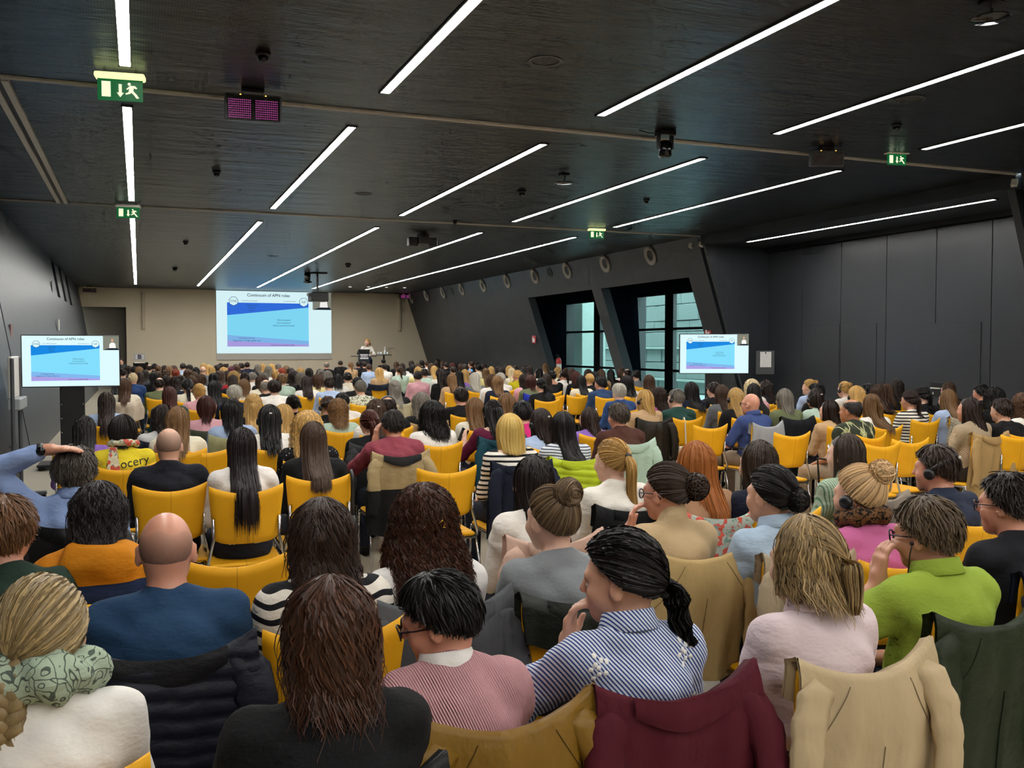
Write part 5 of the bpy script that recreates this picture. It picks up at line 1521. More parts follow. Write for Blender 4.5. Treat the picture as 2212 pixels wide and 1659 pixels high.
def headset(par, ps, style='back', detail=True):
    h = empty('headset', ps.H); h.parent = par; h.rotation_euler = ps.HR.to_euler()
    link('headband', HS[style], M_RBAND, h)
    if style == 'back': MB().box((-.012, -.122, .06), (.012, -.116, .072), Matrix.Rotation(0.0, 4, 'X')).build('band_sticker', M_WHITEP, h)
    for q in (-1, 1): link('ear_cup', CUP, M_RBAND, h, (q * .098, .0, -.016), (0, q * math.pi / 2, 0))
def glasses(par, ps, col='#141212'):
    link('glasses', GLM, plain('spectacle_frame' + col, col, .3), par, ps.H, ps.HR.to_euler())
def scarf(par, ps, mat, color, knot=None, r=0.034):
    n, m = 56, 16
    a = np.linspace(0, 2 * math.pi, n, endpoint=False)[:, None]; b = np.linspace(0, 2 * math.pi, m + 1)[None, :]
    Rr = 0.088; rr = r * (1 + .16 * np.sin(5 * a) + .12 * np.sin(9 * a + 2 * b))
    x = (Rr + rr * np.cos(b)) * np.sin(a); y = -(Rr * .95 + rr * np.cos(b)) * np.cos(a); z = rr * 1.15 * np.sin(b) + .018 * np.cos(a)
    V, F, _ = sheet(np.stack([x, y, z], -1), wrap=True)
    o = link('scarf', mesh_np('scarf', V, F, True), mat, par, ps.N + Vector((0, .02, .03))); o.color = lin(color)
    if knot:
        o2 = MB().add([(-.02, -.13, .02), (.03, -.135, .02), (.055, -.175, -.16), (-.04, -.17, -.17), (-.02, -.115, .02), (.03, -.12, .02), (.055, -.16, -.16), (-.04, -.155, -.17)], [(0, 1, 2, 3), (7, 6, 5, 4), (0, 4, 5, 1), (1, 5, 6, 2), (2, 6, 7, 3), (3, 7, 4, 0)]).build('scarf_end', mat, par, ps.N + Vector(knot)); o2.color = lin(color)

def decal(shirt, par, pieces, mat, name='print'):
    """lettering laid onto the back of a garment; pieces (text, size, x, z, tilt)"""
    me = shirt.data
    bv = BVHTree.FromPolygons([v.co for v in me.vertices], [tuple(p.vertices) for p in me.polygons])
    for tx, sz, x0, z0, tl in pieces:
        o = text_obj(tx, sz, mat, None, (0, 0, 0), name=name)
        M = Matrix.Translation((x0, 0, z0)) @ Matrix.Rotation(tl, 4, 'Y') @ Matrix.Rotation(math.pi / 2, 4, 'X')
        o.rotation_euler = (0, 0, 0)
        for v in o.data.vertices:
            p = M @ v.co
            h = bv.ray_cast(Vector((p.x, -1.0, p.z)), Vector((0, 1, 0)))
            v.co = Vector((p.x, (h[0].y if h[0] else -.2) - .004, p.z))
        o.parent = par

# ------------------------------------------------------------------ a person
SK = {'a': '#d8ab92', 'b': '#c9957a', 'c': '#b37c5b', 'd': '#dfb8a2', 'r': '#d39a82'}
def locate(px, py, ps, s, vol, rz):
    zt = (ps.H.z + 0.118 + vol * .8) * s
    p = on_z(px, py, zt)
    h = Matrix.Rotation(rz, 3, 'Z') @ Vector((ps.H.x, ps.H.y, 0)) * s
    return p[0] - h.x, p[1] - h.y

PLACED = []
def near(px, py, label, ps, hair, hc, top, tc, tmat=None, skin='a', s=0.975, rz=0.0, hmat=None, legs='#1d2230', res=0.014, hres=0.0075, hands=(), over=None, chair_label=None, arms=False, vol=0.012, eyes=False, add_chair=True):
    x, y = locate(px, py, ps, s, vol, rz)
    t = empty('person', (x, y, 0), rz, label, 'person', 'seated audience'); t.scale = (s, s, s)
    PLACED.append((x, y, s))
    o = link('body', make_body(ps, 'body', res, hres, hands), M_SKIN, t); o.color = lin(SK[skin])
    if eyes: link('eyes', EYEM, M_EYE, t, ps.H, ps.HR.to_euler())
    if hair:
        if isinstance(hair, dict): hair.setdefault('bk', float(np.clip(1.0 - abs(ps.HR.to_euler().z) / .3, 0, 1)) * (1.0 if hair.get('zend', -.4) < -.26 else 0.3))
        hm = hair if not isinstance(hair, dict) else hair_mesh(**hair)
        h = link('hair', hm, hmat or M_HAIR, t, ps.H, ps.HR.to_euler()); h.color = lin(hc)
        if isinstance(hair, dict) and hair['style'] == 'buzz': h.color = lin(SK[skin]); h.data.materials[0] = M_BUZZ
    top = dict(top); col_ = top.pop('collar', False)
    sh = link('top', make_top(ps, 'top', **top), tmat or M_CLOTH, t); sh.color = lin(tc)
    if col_: cm = link('collar', make_collar(ps), tmat or M_CLOTH, t, ps.N + Vector((0, .012, .012)), (-.12, 0, 0)); cm.color = lin(tc)
    if over:
        kw, c2, m2 = over
        ov = link('vest', make_top(ps, 'vest', **kw), m2, t); ov.color = lin(c2)
    tr = link('trousers', make_trousers(ps, 'trousers'), M_CLOTH, t); tr.color = lin(legs)
    for q in (-1, 1): so_ = link('shoe', make_shoe(ps, q), M_CLOTH, t); so_.color = lin('#15130f')
    c = chair(x, y - 0.015, rz, chair_label or ('yellow stacking chair of the ' + label.replace('person', 'sitter', 1))[:95], arms) if add_chair else None
    return t, sh, ps, c
# ------------------------------------------------------------------ the nearest people, one by one
LS = dict(sleeve=1.95); SS = dict(sleeve=0.8); CO = dict(sleeve=1.95, collar=True); WB = dict(sleeve=1.95, neck='wide')
def CL(k): return 'yellow stacking chair under the person in ' + k
YS = 'yellow stacking chair under the person in '
# --- front edge row
t, sh, ps, c = near(88, 1242, 'person in white shirt and green patterned scarf at the lower left corner', Pose(.95, True, .05, .06), dict(style='braid', seed=2, nl=620, m=12, rad=.0030, tie=(-42, 116), tail=.30, tr=.036, vol=.016), '#8d7a57', LS, '#e6e3dc', skin='d', hmat=M_HAIR_HL, chair_label=CL('white shirt and green scarf'), vol=.016)
scarf(t, ps, M_LINED, '#a3b39c', r=.044)
t, sh, ps, c = near(712, 1240, 'person in black fluffy sweater in the row nearest the camera', Pose(.98, True, -.05, side=.05), dict(style='long', seed=3, nl=760, m=12, rad=.0031, zend=-.095, vol=.026, wave=.010, wl=.11, jit=.035, flare=.3, pinch=.0), '#3f2618', dict(sleeve=1.95, g=.018), '#101012', M_FUZZ, hmat=M_HAIR_BR, chair_label=CL('black fluffy sweater'), vol=.026)
coat(c, '#121214', 'black leather jacket on the chair of the black fluffy sweater wearer', M_LEATHER, 3, .5)
t, sh, ps, c = near(950, 1228, 'person in ribbed pink vest and white blouse, wearing glasses, looking left', Pose(.9, True, .95, .28, -.08, side=-.055, fwd=.03), dict(style='short', seed=4, nl=1500, m=7, rad=.0032, tail=.075, vol=.021), '#100e0e', dict(sleeve=1.95, puff=.014, collar=True), '#e4dfda', M_CLOTH, skin='r', hmat=None, over=(dict(sleeve=.10, g=.026, hem=.52), '#d9a3a7', M_CORD), rz=.08, s=.925, hres=.0062, chair_label=CL('pink ribbed vest'), vol=.02, eyes=True)
glasses(t, ps, '#2a1416')
coat(c, '#7a5a1c', 'ochre brown leather coat draped on the chair of the pink vest wearer', M_LEATHER, 5, .55, (1, 1), 0, (1.2, .6), False, 1.15, seams=True)
t, sh, ps, c = near(1342, 1143, 'person in blue striped blouse with white embroidery, hand raised to the face', Pose(.97, True, .85, .12, -.05, side=-.02, arms={-1: ((-.25, .20, .75), (-.128, .10, .922), (.02, -.06, 1), (.75, -.66, 0), 1.2)}), dict(style='pony', seed=5, nl=620, m=11, rad=.0034, tie=(12, 112), tail=.20, tr=.042, vol=.026, curl=.006, cl=.05), '#100d0d', dict(sleeve=1.45, puff=.010, collar=True), '#d3d8e6', M_BSTRIPE, skin='a', hands=(-1,), hres=.0065, chair_label=CL('blue striped blouse'), vol=.022, eyes=True)
me_ = MB()
for k, (x0, z0) in enumerate(((-.155, .95), (.10, .96), (.02, .78), (.16, .80), (-.02, .79))):
    for j in range(9):
        a_ = j * 2.4; q_ = .009 * math.sqrt(j)
        me_.lathe([(.0005, 0), (.0065, 0), (.0005, .002)], 7, Matrix.Translation((x0 + q_ * math.cos(a_) * 1.1, 0, z0 + q_ * math.sin(a_) * 1.3)) @ Matrix.Rotation(math.pi / 2, 4, 'X'))
bv = BVHTree.FromPolygons([v.co for v in sh.data.vertices], [tuple(p.vertices) for p in sh.data.polygons])
v2 = []
for p_ in me_.v:
    h_ = bv.ray_cast(Vector((p_[0], -1, p_[2])), Vector((0, 1, 0))); v2.append((p_[0], (h_[0].y if h_[0] else -.2) - .003 - abs(p_[1]), p_[2]))
me_.v = v2
me_.build('embroidery', plain('white_thread', '#eceae6', .8), t)['kind'] = 'stuff'
link('hair_tie', MB().lathe([(.030, -.014), (.040, 0), (.030, .014), (.022, 0)], 16, Matrix.Rotation(.5, 4, 'X')).mesh('hair_tie', True), plain('black_velvet', '#0c0b0c', .8), t, ps.H + ps.HR @ Vector((.02, -.115, -.035)))
coat(c, '#4d0f1e', 'burgundy wool coat draped on the chair of the striped blouse wearer', M_CLOTH, 7, .55, (1, 1), 0, (.8, 1.4), True, 1.2)
t, sh, ps, c = near(1738, 1113, 'person in pale pink shirt, hair half tied back, beige trench coat behind', Pose(.97, True, .25, .1, .06), dict(style='half', seed=6, nl=760, m=11, rad=.0031, zend=-.11, vol=.028, wave=.008, wl=.09, tie=(10, 92), pinch=-.05, jit=.02), '#8b7552', CO, '#d6c3c6', skin='d', hmat=M_HAIR_HL, chair_label=CL('pale pink shirt'), vol=.026)
link('hair_tie', MB().lathe([(.012, -.008), (.018, 0), (.012, .008)], 12).mesh('hair_tie', True), plain('black_bead', '#151213', .3), t, ps.H + ps.HR @ Vector((.02, -.135, -.0)))
coat(c, '#b9a583', 'beige trench coat draped on the chair of the pale pink shirt wearer', M_CLOTH, 8, .62, (1, 1), 0, (1.2, 1.3), False, 1.2, seams=True)
t, sh, ps, c = near(2003, 1066, 'person in lime green polo shirt and glasses, leaning the cheek on a hand', Pose(1.06, False, .35, .12, -.05, arms={-1: ((-.36, .14, .71), (-.125, .085, .955), (.10, -.02, 1), (.94, -.2, 0), .8)}), dict(style='short', seed=7, nl=1500, m=7, rad=.0030, tail=.06, vol=.024), '#5a4a36', dict(sleeve=.95, collar=True, g=.016), '#8fa63a', M_KNIT, skin='b', hands=(-1,), hres=.0062, chair_label=CL('lime green polo'), vol=.024, eyes=True)
glasses(t, ps, '#101114')
link('earphone', MB().tube([(-.088, .012, -.02), (-.094, .02, -.05), (-.085, .04, -.12), (-.07, .06, -.2)], .0022, 6).lathe([(.004, -.006), (.008, 0), (.004, .006)], 8, Matrix.Translation((-.088, .012, -.016))).mesh('earphone', True), M_BLACK, t, ps.H, ps.HR.to_euler())
coat(c, '#1f2a16', 'dark green jacket draped on the chair of the green polo wearer', M_QUILT, 9, .65, (1, 1), 0, (1.1, 1.1), False, 1.25, seams=True)
t, sh, ps, c = near(2178, 1015, 'person in black T-shirt and glasses at the right edge', Pose(1.05, False, .35, .08), dict(style='short', seed=8, nl=1200, m=6, rad=.003, tail=.055, vol=.022), '#241b17', dict(sleeve=.8, g=.016), '#15161c', M_KNIT, skin='r', s=.985, chair_label=CL('black T-shirt at the right edge'), vol=.022, eyes=True)
glasses(t, ps, '#101114')
coat(c, '#141a2c', 'dark navy jacket on the chair at the right edge', M_CLOTH, 10, .6)
# --- second row
t, sh, ps, c = near(10, 1062, 'person in dark green top, partly cut off at the left edge', Pose(1.0, False, -.15), dict(style='short', seed=9, nl=1200, m=6, rad=.0032, tail=.06, vol=.026), '#6b4a2e', LS, '#20342a', skin='r', chair_label=CL('dark green at the left edge'), vol=.024)
M_TWO = cloth('two_tone_jacket', ('stripe', 20.0, 0.0470, '#1c2a4a'))
t, sh, ps, c = near(214, 1040, 'person in mustard and navy hooded jacket', Pose(1.0, True, -.15, .15), dict(style='long', seed=10, nl=620, m=11, rad=.0033, zend=-.10, vol=.024, wave=.010, wl=.07, jit=.03), '#171110', dict(sleeve=1.95, g=.022, hood=True), '#c47a0c', M_TWO, skin='b', chair_label=CL('mustard and navy jacket'), vol=.022)
t, sh, ps, c = near(358, 1105, 'bald person in dark blue T-shirt with a quilted jacket behind', Pose(1.05, False, -.08, .05), dict(style='buzz', bald=58), '#57493f', dict(sleeve=.9, g=.015), '#23405f', M_CLOTH, skin='r', hres=.0058, s=.985, chair_label=CL('dark blue T-shirt'), vol=.002)
t['label'] = 'person in dark blue T-shirt before the black quilted jacket'
coat(c, '#171a26', 'black quilted puffer jacket on the chair of the dark blue T-shirt wearer', M_QUILT, 12, .62, (1, 1), .014, (1.1, 1.2), True, 1.15, inside='#0c0d12')
t, sh, ps, c = near(692, 1075, 'person in white knit sweater with wavy black stripes', Pose(.97, True, .1), dict(style='long', seed=12, nl=700, m=12, rad=.0032, zend=-.11, vol=.030, wave=.010, wl=.10, flare=.5, pinch=-.05), '#2f211a', dict(sleeve=1.95, g=.02), '#e2dbce', M_WAVY, skin='d', hmat=M_HAIR_BR, chair_label=CL('wavy striped knit'), vol=.028)
t, sh, ps, c = near(915, 1045, 'person in tight white top with a gold hair clip', Pose(.97, True, .05), dict(style='curly', seed=13, nl=820, m=22, rad=.0027, zend=-.24, vol=.040, curl=.011, cl=.055, flare=.9, pinch=-.15, jit=.04), '#3b2012', dict(sleeve=1.95, g=.009), '#e8e5e1', skin='b', hmat=M_HAIR_BR, chair_label=CL('tight white top'), vol=.036)
link('hair_clip', MB().tube([(-.012, 0, 0), (0, -.006, .012), (.012, 0, .0), (.004, -.004, -.012), (.016, -.004, -.016)], .0025, 6).mesh('hair_clip', True), M_GOLD, t, ps.H + Vector((.02, -.148, .03)))
coat(c, '#55575b', 'grey wool coat draped on the chair of the tight white top wearer', M_CLOTH, 14, .45, (1, 1), 0, (.6, 1.5), True, 1.3)
t, sh, ps, c = near(1192, 1048, 'person in grey raglan sweater with hair in a top bun', Pose(.97, True, .3), dict(style='bun', seed=14, nl=700, m=11, rad=.0026, tie=(0, 42), ball=.050, vol=.014), '#6b5842', LS, '#7f8386', M_KNIT, skin='d', hmat=M_HAIR_HL, chair_label=CL('grey raglan sweater'), vol=.012, eyes=True)
coat(c, '#1c2019', 'black and olive jacket over the chair of the grey sweater wearer', M_QUILT, 15, .16, (0, 0), 0, (.5, .5), True, 1.02)
t, sh, ps, c = near(1150, 982, 'person in white blouse with a pale pink coat beside', Pose(.95, True, .1), dict(style='long', seed=15, nl=720, m=12, rad=.0030, zend=-.34, vol=.018, jit=.02, flare=.2), '#1d1310', LS, '#e3ddd4', skin='d', chair_label=CL('white blouse beside a pink coat'), vol=.018)
coat(c, '#c9a796', 'pale pink coat on the chair beside the grey sweater wearer', M_CLOTH, 16, .5, (1, 1))
t, sh, ps, c = near(1440, 1000, 'person in beige turtleneck sweater and glasses, hand at the chin', Pose(.97, True, .45, .08, arms={-1: ((-.25, .19, .74), (-.105, .13, .935), (.1, -.05, 1), (.85, -.5, 0), 1.1)}), dict(style='updo', seed=16, nl=760, m=11, rad=.0028, tie=(18, 88), ball=.056, vol=.016), '#37281e', dict(sleeve=1.95, neck='turtle'), '#bda47e', M_KNIT, skin='r', hands=(-1,), chair_label=CL('beige turtleneck'), vol=.014, eyes=True)
glasses(t, ps, '#3a1c18')
coat(c, '#b59a68', 'tan wool coat on the chair of the beige turtleneck wearer', M_CLOTH, 17, .5, (0, 1), 0, (1, 1.2), False, 1.15, seams=True)
t, sh, ps, c = near(1665, 1005, 'person in light blue linen shirt with a gold hair clip', Pose(.97, True, .3), dict(style='updo', seed=17, nl=800, m=11, rad=.0028, tie=(6, 100), ball=.048, vol=.018), '#120e0e', CO, '#a7bbcf', skin='a', chair_label=CL('light blue linen shirt'), vol=.016, eyes=True)
link('hair_clip', MB().tube([(.014 * math.cos(a), 0, .011 * math.sin(a)) for a in [k * .6 for k in range(11)]], .0026, 6).mesh('hair_clip', True), M_GOLD, t, ps.H + ps.HR @ Vector((.01, -.155, .0)))
coat(c, '#a8977d', 'beige raincoat on the chair of the light blue shirt wearer', M_CLOTH, 18, .5, (1, 0), 0, (1.4, .8), False, 1.15)
t, sh, ps, c = near(1855, 1005, 'person in pink sweater with leopard scarf and a headset', Pose(1.0, True, .3, .05), dict(style='updo', seed=18, nl=800, m=10, rad=.0026, tie=(12, 48), ball=.052, vol=.018), '#d2b083', LS, '#c9699b', M_KNIT, skin='a', chair_label=CL('pink sweater'), vol=.016)
scarf(t, ps, M_LEO, '#6b4a2c', r=.03); headset(t, ps, 'neck')
t, sh, ps, c = near(2022, 957, 'person in navy sweatshirt with a headset band across the head', Pose(1.05, False, .45, .05), dict(style='short', seed=19, nl=1200, m=6, rad=.003, tail=.06, vol=.022), '#34251c', dict(sleeve=1.95, g=.016), '#262d40', skin='r', chair_label=CL('navy sweatshirt with headset'), vol=.022, eyes=True)
headset(t, ps, 'back')
# --- third row and beyond
t, sh, ps, c = near(160, 962, 'person in blue shirt with the left hand laid on the head, watch on the wrist', Pose(1.08, False, -.05, .12, arms={-1: ((-.36, -.06, 1.17), (-.125, -.075, 1.262), (1, -.12, .04), (0, .1, -1), .3)}), dict(style='short', seed=20, nl=1100, m=8, rad=.0036, tail=.085, vol=.028, curl=.004, cl=.05), '#4f4842', dict(sleeve=1.85, collar=True, g=.018), '#8398c2', M_CLOTH, skin='b', hands=(-1,), s=.975, chair_label=CL('blue shirt with raised hand'), vol=.024)
link('watch', MB().lathe([(.033, -.014), (.036, 0), (.033, .014)], 16, Matrix.Rotation(math.pi / 2, 4, 'Y'), False).mesh('watch', True), M_BLACK, t, ps.Wr[-1] + Vector((-.02, 0, 0)))
link('watch_face', MB().lathe([(.021, 0), (.021, .008), (.001, .010)], 18, Matrix.Rotation(math.pi / 2, 4, 'X')).mesh('watch_face', True), M_BLACKG, t, ps.Wr[-1] + Vector((-.015, -.034, -.002)))
coat(c, '#0e0e10', 'black leather jacket on the chair of the blue shirt wearer at left', M_LEATHER, 21, .55, (1, 1))
t, sh, ps, c = near(265, 895, 'person in yellow lettered T-shirt with a flowery neck scarf', Pose(1.0, True, .0), dict(style='bob', seed=21, nl=520, m=9, rad=.0035, zend=-.10, vol=.022, tuck=.35, jit=.01), '#1a1311', SS, '#d6c02a', skin='b', chair_label=CL('yellow lettered T-shirt'), vol=.02)
scarf(t, ps, M_FLORAL, '#d9d3b4', (-.07, 0, 0), r=.022)
decal(sh, t, [('Grocery', .085, .03, .925, -.14), ('1971', .06, .07, .865, -.10)], plain('black_print', '#151310', .8))
t, sh, ps, c = near(364, 924, 'person in black-navy sweater, close-cropped, in front of two yellow chairs', Pose(1.08, False, -.03), dict(style='buzz', bald=34), '#4a3d34', dict(sleeve=1.95, g=.016), '#14161f', skin='a', chair_label=CL('black-navy sweater'), vol=.002)
t['label'] = 'person in black-navy sweater sitting right of the yellow T-shirt wearer'
t, sh, ps, c = near(522, 922, 'person in white blouse with very long dark hair over the chair back', Pose(.93, True), dict(style='long', seed=23, nl=640, m=13, rad=.0032, zend=-.39, vol=.016, jit=.05, flare=.25), '#1b1010', LS, '#e2dcd5', skin='d', chair_label=CL('white blouse left of the umbrella'), vol=.016)
t['label'] = 'person in white blouse in the third row, left of the black umbrella handle'
t, sh, ps, c = near(676, 909, 'person in black sweater beside the black umbrella handle', Pose(.95, True), dict(style='long', seed=24, nl=640, m=12, rad=.0030, zend=-.30, vol=.014, jit=.015, flare=.7), '#46352a', dict(sleeve=1.95), '#0f0f12', skin='d', hmat=M_HAIR_HL, chair_label=CL('black sweater beside the umbrella'), vol=.014)
um = empty('umbrella', (c.location.x + .2, c.location.y - .27, 0), 0, 'black umbrella hooked on the chair back by its curved handle', 'umbrella')
MB().tube([(0, 0, .62), (0, 0, .86), (.0, .01, .90), (0, .04, .92), (0, .07, .90), (0, .075, .84)], .012, 8).build('handle', M_BLACK, um, smooth=True)
MB().lathe([(.006, .05), (.02, .12), (.032, .4), (.028, .6), (.012, .64)], 12).build('folded_canopy', M_BLACK, um, smooth=True)
t, sh, ps, c = near(848, 883, 'person in rose-red T-shirt and glasses, a pen held at the temple', Pose(1.1, False, .12, arms={-1: ((-.27, .18, .78), (-.128, .05, 1.0), (.08, -.02, 1), (.95, .1, 0), .9)}), dict(style='short', seed=25, nl=1100, m=6, rad=.0032, tail=.045, vol=.018), '#26211e', dict(sleeve=1.0, g=.016), '#8a3e4b', M_CLOTH, skin='b', hands=(-1,), chair_label=CL('rose-red T-shirt'), vol=.018)
glasses(t, ps, '#1a1c24')
coat(c, '#a3906a', 'khaki and black rain jacket on the chair of the rose-red T-shirt wearer', cloth('khaki_black_jacket', ('stripe', 20.0, 0.0325, '#17181a'), fold=.6), 26, .62, (1, 1), 0, (1, 1.2), True, 1.2, inside='#26282a')
t, sh, ps, c = near(1322, 948, 'person in white T-shirt with a long blonde ponytail', Pose(.97, True, .3), dict(style='pony', seed=26, nl=640, m=11, rad=.0030, tie=(0, 78), tail=.36, tr=.034, vol=.012), '#a8854c', dict(sleeve=1.0), '#e3ded3', skin='d', hmat=M_HAIR_HL, chair_label=CL('white T-shirt with ponytail'), vol=.01, eyes=True)
link('hair_tie', MB().lathe([(.014, -.010), (.022, 0), (.014, .010)], 14, Matrix.Rotation(1.3, 4, 'X')).mesh('hair_tie', True), M_BLACK, t, ps.H + ps.HR @ Vector((0, -.122, .04)))
coat(c, '#101114', 'black jacket on the chair of the white T-shirt wearer with ponytail', M_CLOTH, 27, .3, (0, 0), 0, (.6, .6))
t, sh, ps, c = near(1500, 952, 'person in tan sweater with a flowery jacket behind', Pose(.97, True, .25), dict(style='long', seed=27, nl=640, m=11, rad=.0032, zend=-.27, vol=.026, jit=.03, flare=.1), '#a3622b', LS, '#a07a5c', M_KNIT, skin='d', chair_label=CL('tan sweater'), vol=.024)
coat(c, '#aeb9ad', 'flowery pale jacket on the chair of the tan sweater wearer', M_FLORAL, 28, .4, (1, 1), 0, (.8, 1.3))
t, sh, ps, c = near(1637, 950, 'person in dark navy top with streaked hair', Pose(.97, True, .1), dict(style='long', seed=28, nl=640, m=11, rad=.0032, zend=-.30, vol=.022, jit=.025), '#33281f', LS, '#161c2c', skin='d', hmat=M_HAIR_HL, chair_label=CL('dark navy top'), vol=.02)
t['label'] = 'person in dark navy top behind the light blue linen shirt wearer'
t, sh, ps, c = near(1826, 935, 'person in green striped shirt, face turned to the left', Pose(.97, True, .45), dict(style='long', seed=29, nl=640, m=11, rad=.0032, zend=-.28, vol=.018, jit=.03), '#40352d', dict(sleeve=1.95, collar=True), '#a6b59e', M_GSTRIPE, skin='d', chair_label=CL('green striped shirt'), vol=.018, eyes=True)
coat(c, '#93877a', 'grey-beige jacket on the chair of the green striped shirt wearer', M_CLOTH, 30, .4, (0, 0))
t, sh, ps, c = near(1100, 893, 'person in boat-neck black and white striped top', Pose(.97, True, .0), dict(style='bob', seed=30, nl=620, m=10, rad=.0031, zend=-.15, vol=.028, jit=.006, tuck=.12, pinch=.0), '#cfb062', dict(sleeve=1.5, neck='boat'), '#e4ddd2', M_STRIPE, skin='d', chair_label=CL('boat-neck striped top'), vol=.026)
c2 = coat(c, '#131829', 'dark navy jacket with a white star patch on a chair back', M_CLOTH, 31, .55, (1, 1), 0, (1, .6))
st_ = [(.022 * (1 if k % 2 == 0 else .42) * math.sin(k * math.pi / 5), .03 * (1 if k % 2 == 0 else .42) * math.cos(k * math.pi / 5)) for k in range(10)]
MB().prism(st_, 0, .003, Matrix.Translation((.02, -.345, .82)) @ Matrix.Rotation(math.pi / 2, 4, 'X')).build('star_patch', M_WHITEP, c2)
MB().box((-.03, -.346, .78), (.05, -.340, .812)).build('patch_tag', M_WHITEP, c2)
t, sh, ps, c = near(1215, 888, 'person in white blouse with fine navy stripes, yellow puffer jacket behind', Pose(.95, True, .05), dict(style='long', seed=31, nl=640, m=12, rad=.0030, zend=-.33, vol=.018, jit=.02, flare=.15), '#120d0d', LS, '#cdd0d6', M_NSTRIPE, skin='d', chair_label=CL('fine navy striped blouse'), vol=.018)
coat(c, '#b3c422', 'bright yellow-green puffer jacket on a chair back', M_QUILT, 32, .5, (0, 1), .012, (.8, 1.6), True, 1.15)
t, sh, ps, c = near(1336, 868, 'person in brown sweater in front of the dark leather jacket', Pose(1.08, False, .1), dict(style='short', seed=32, nl=900, m=6, rad=.0034, tail=.05, vol=.02), '#473c33', dict(sleeve=1.95, g=.018), '#4a2b22', skin='r', chair_label=CL('brown sweater'), vol=.02)
coat(c, '#a9c0ae', 'mint green jacket on the chair of the brown sweater wearer', M_QUILT, 33, .5, (1, 1), 0, (.6, 1.2))
t, sh, ps, c = near(1622, 850, 'person in blue polo shirt and glasses, arms folded, at the aisle', Pose(1.06, False, .35, arms={-1: ((-.27, .06, .70), (-.02, .20, .72), (1, .1, .05), (0, -1, 0), .4), 1: ((.27, .06, .70), (.02, .22, .76), (-1, .1, 0), (0, -1, 0), .4)}), None, '#000000', dict(sleeve=.9, collar=True, g=.016), '#39497a', M_KNIT, skin='r', legs='#8a7a68', hres=.007, rz=.15, chair_label=CL('blue polo at the aisle'), arms=True, vol=.0, eyes=True)
glasses(t, ps, '#22262c')
coat(c, '#9a9da1', 'light grey hooded sweater on the chair of the blue polo wearer', M_KNIT, 34, .72, (0, 0), 0, (1.4, 1.5), False, 1.25, 'hoodie', 'sweater')
t, sh, ps, c = near(1838, 860, 'person in green argyle vest with bare forearms, at the aisle', Pose(1.08, False, .3), dict(style='short', seed=35, nl=700, m=6, rad=.0034, tail=.04, vol=.016, bald=38), '#2a2522', dict(sleeve=.85, g=.014), '#9aa07c', skin='c', legs='#a3927c', rz=.15, over=(dict(sleeve=.12, g=.026, hem=.5), '#30362a', M_ARGYLE), chair_label=CL('argyle vest'), arms=True, vol=.014, eyes=True)
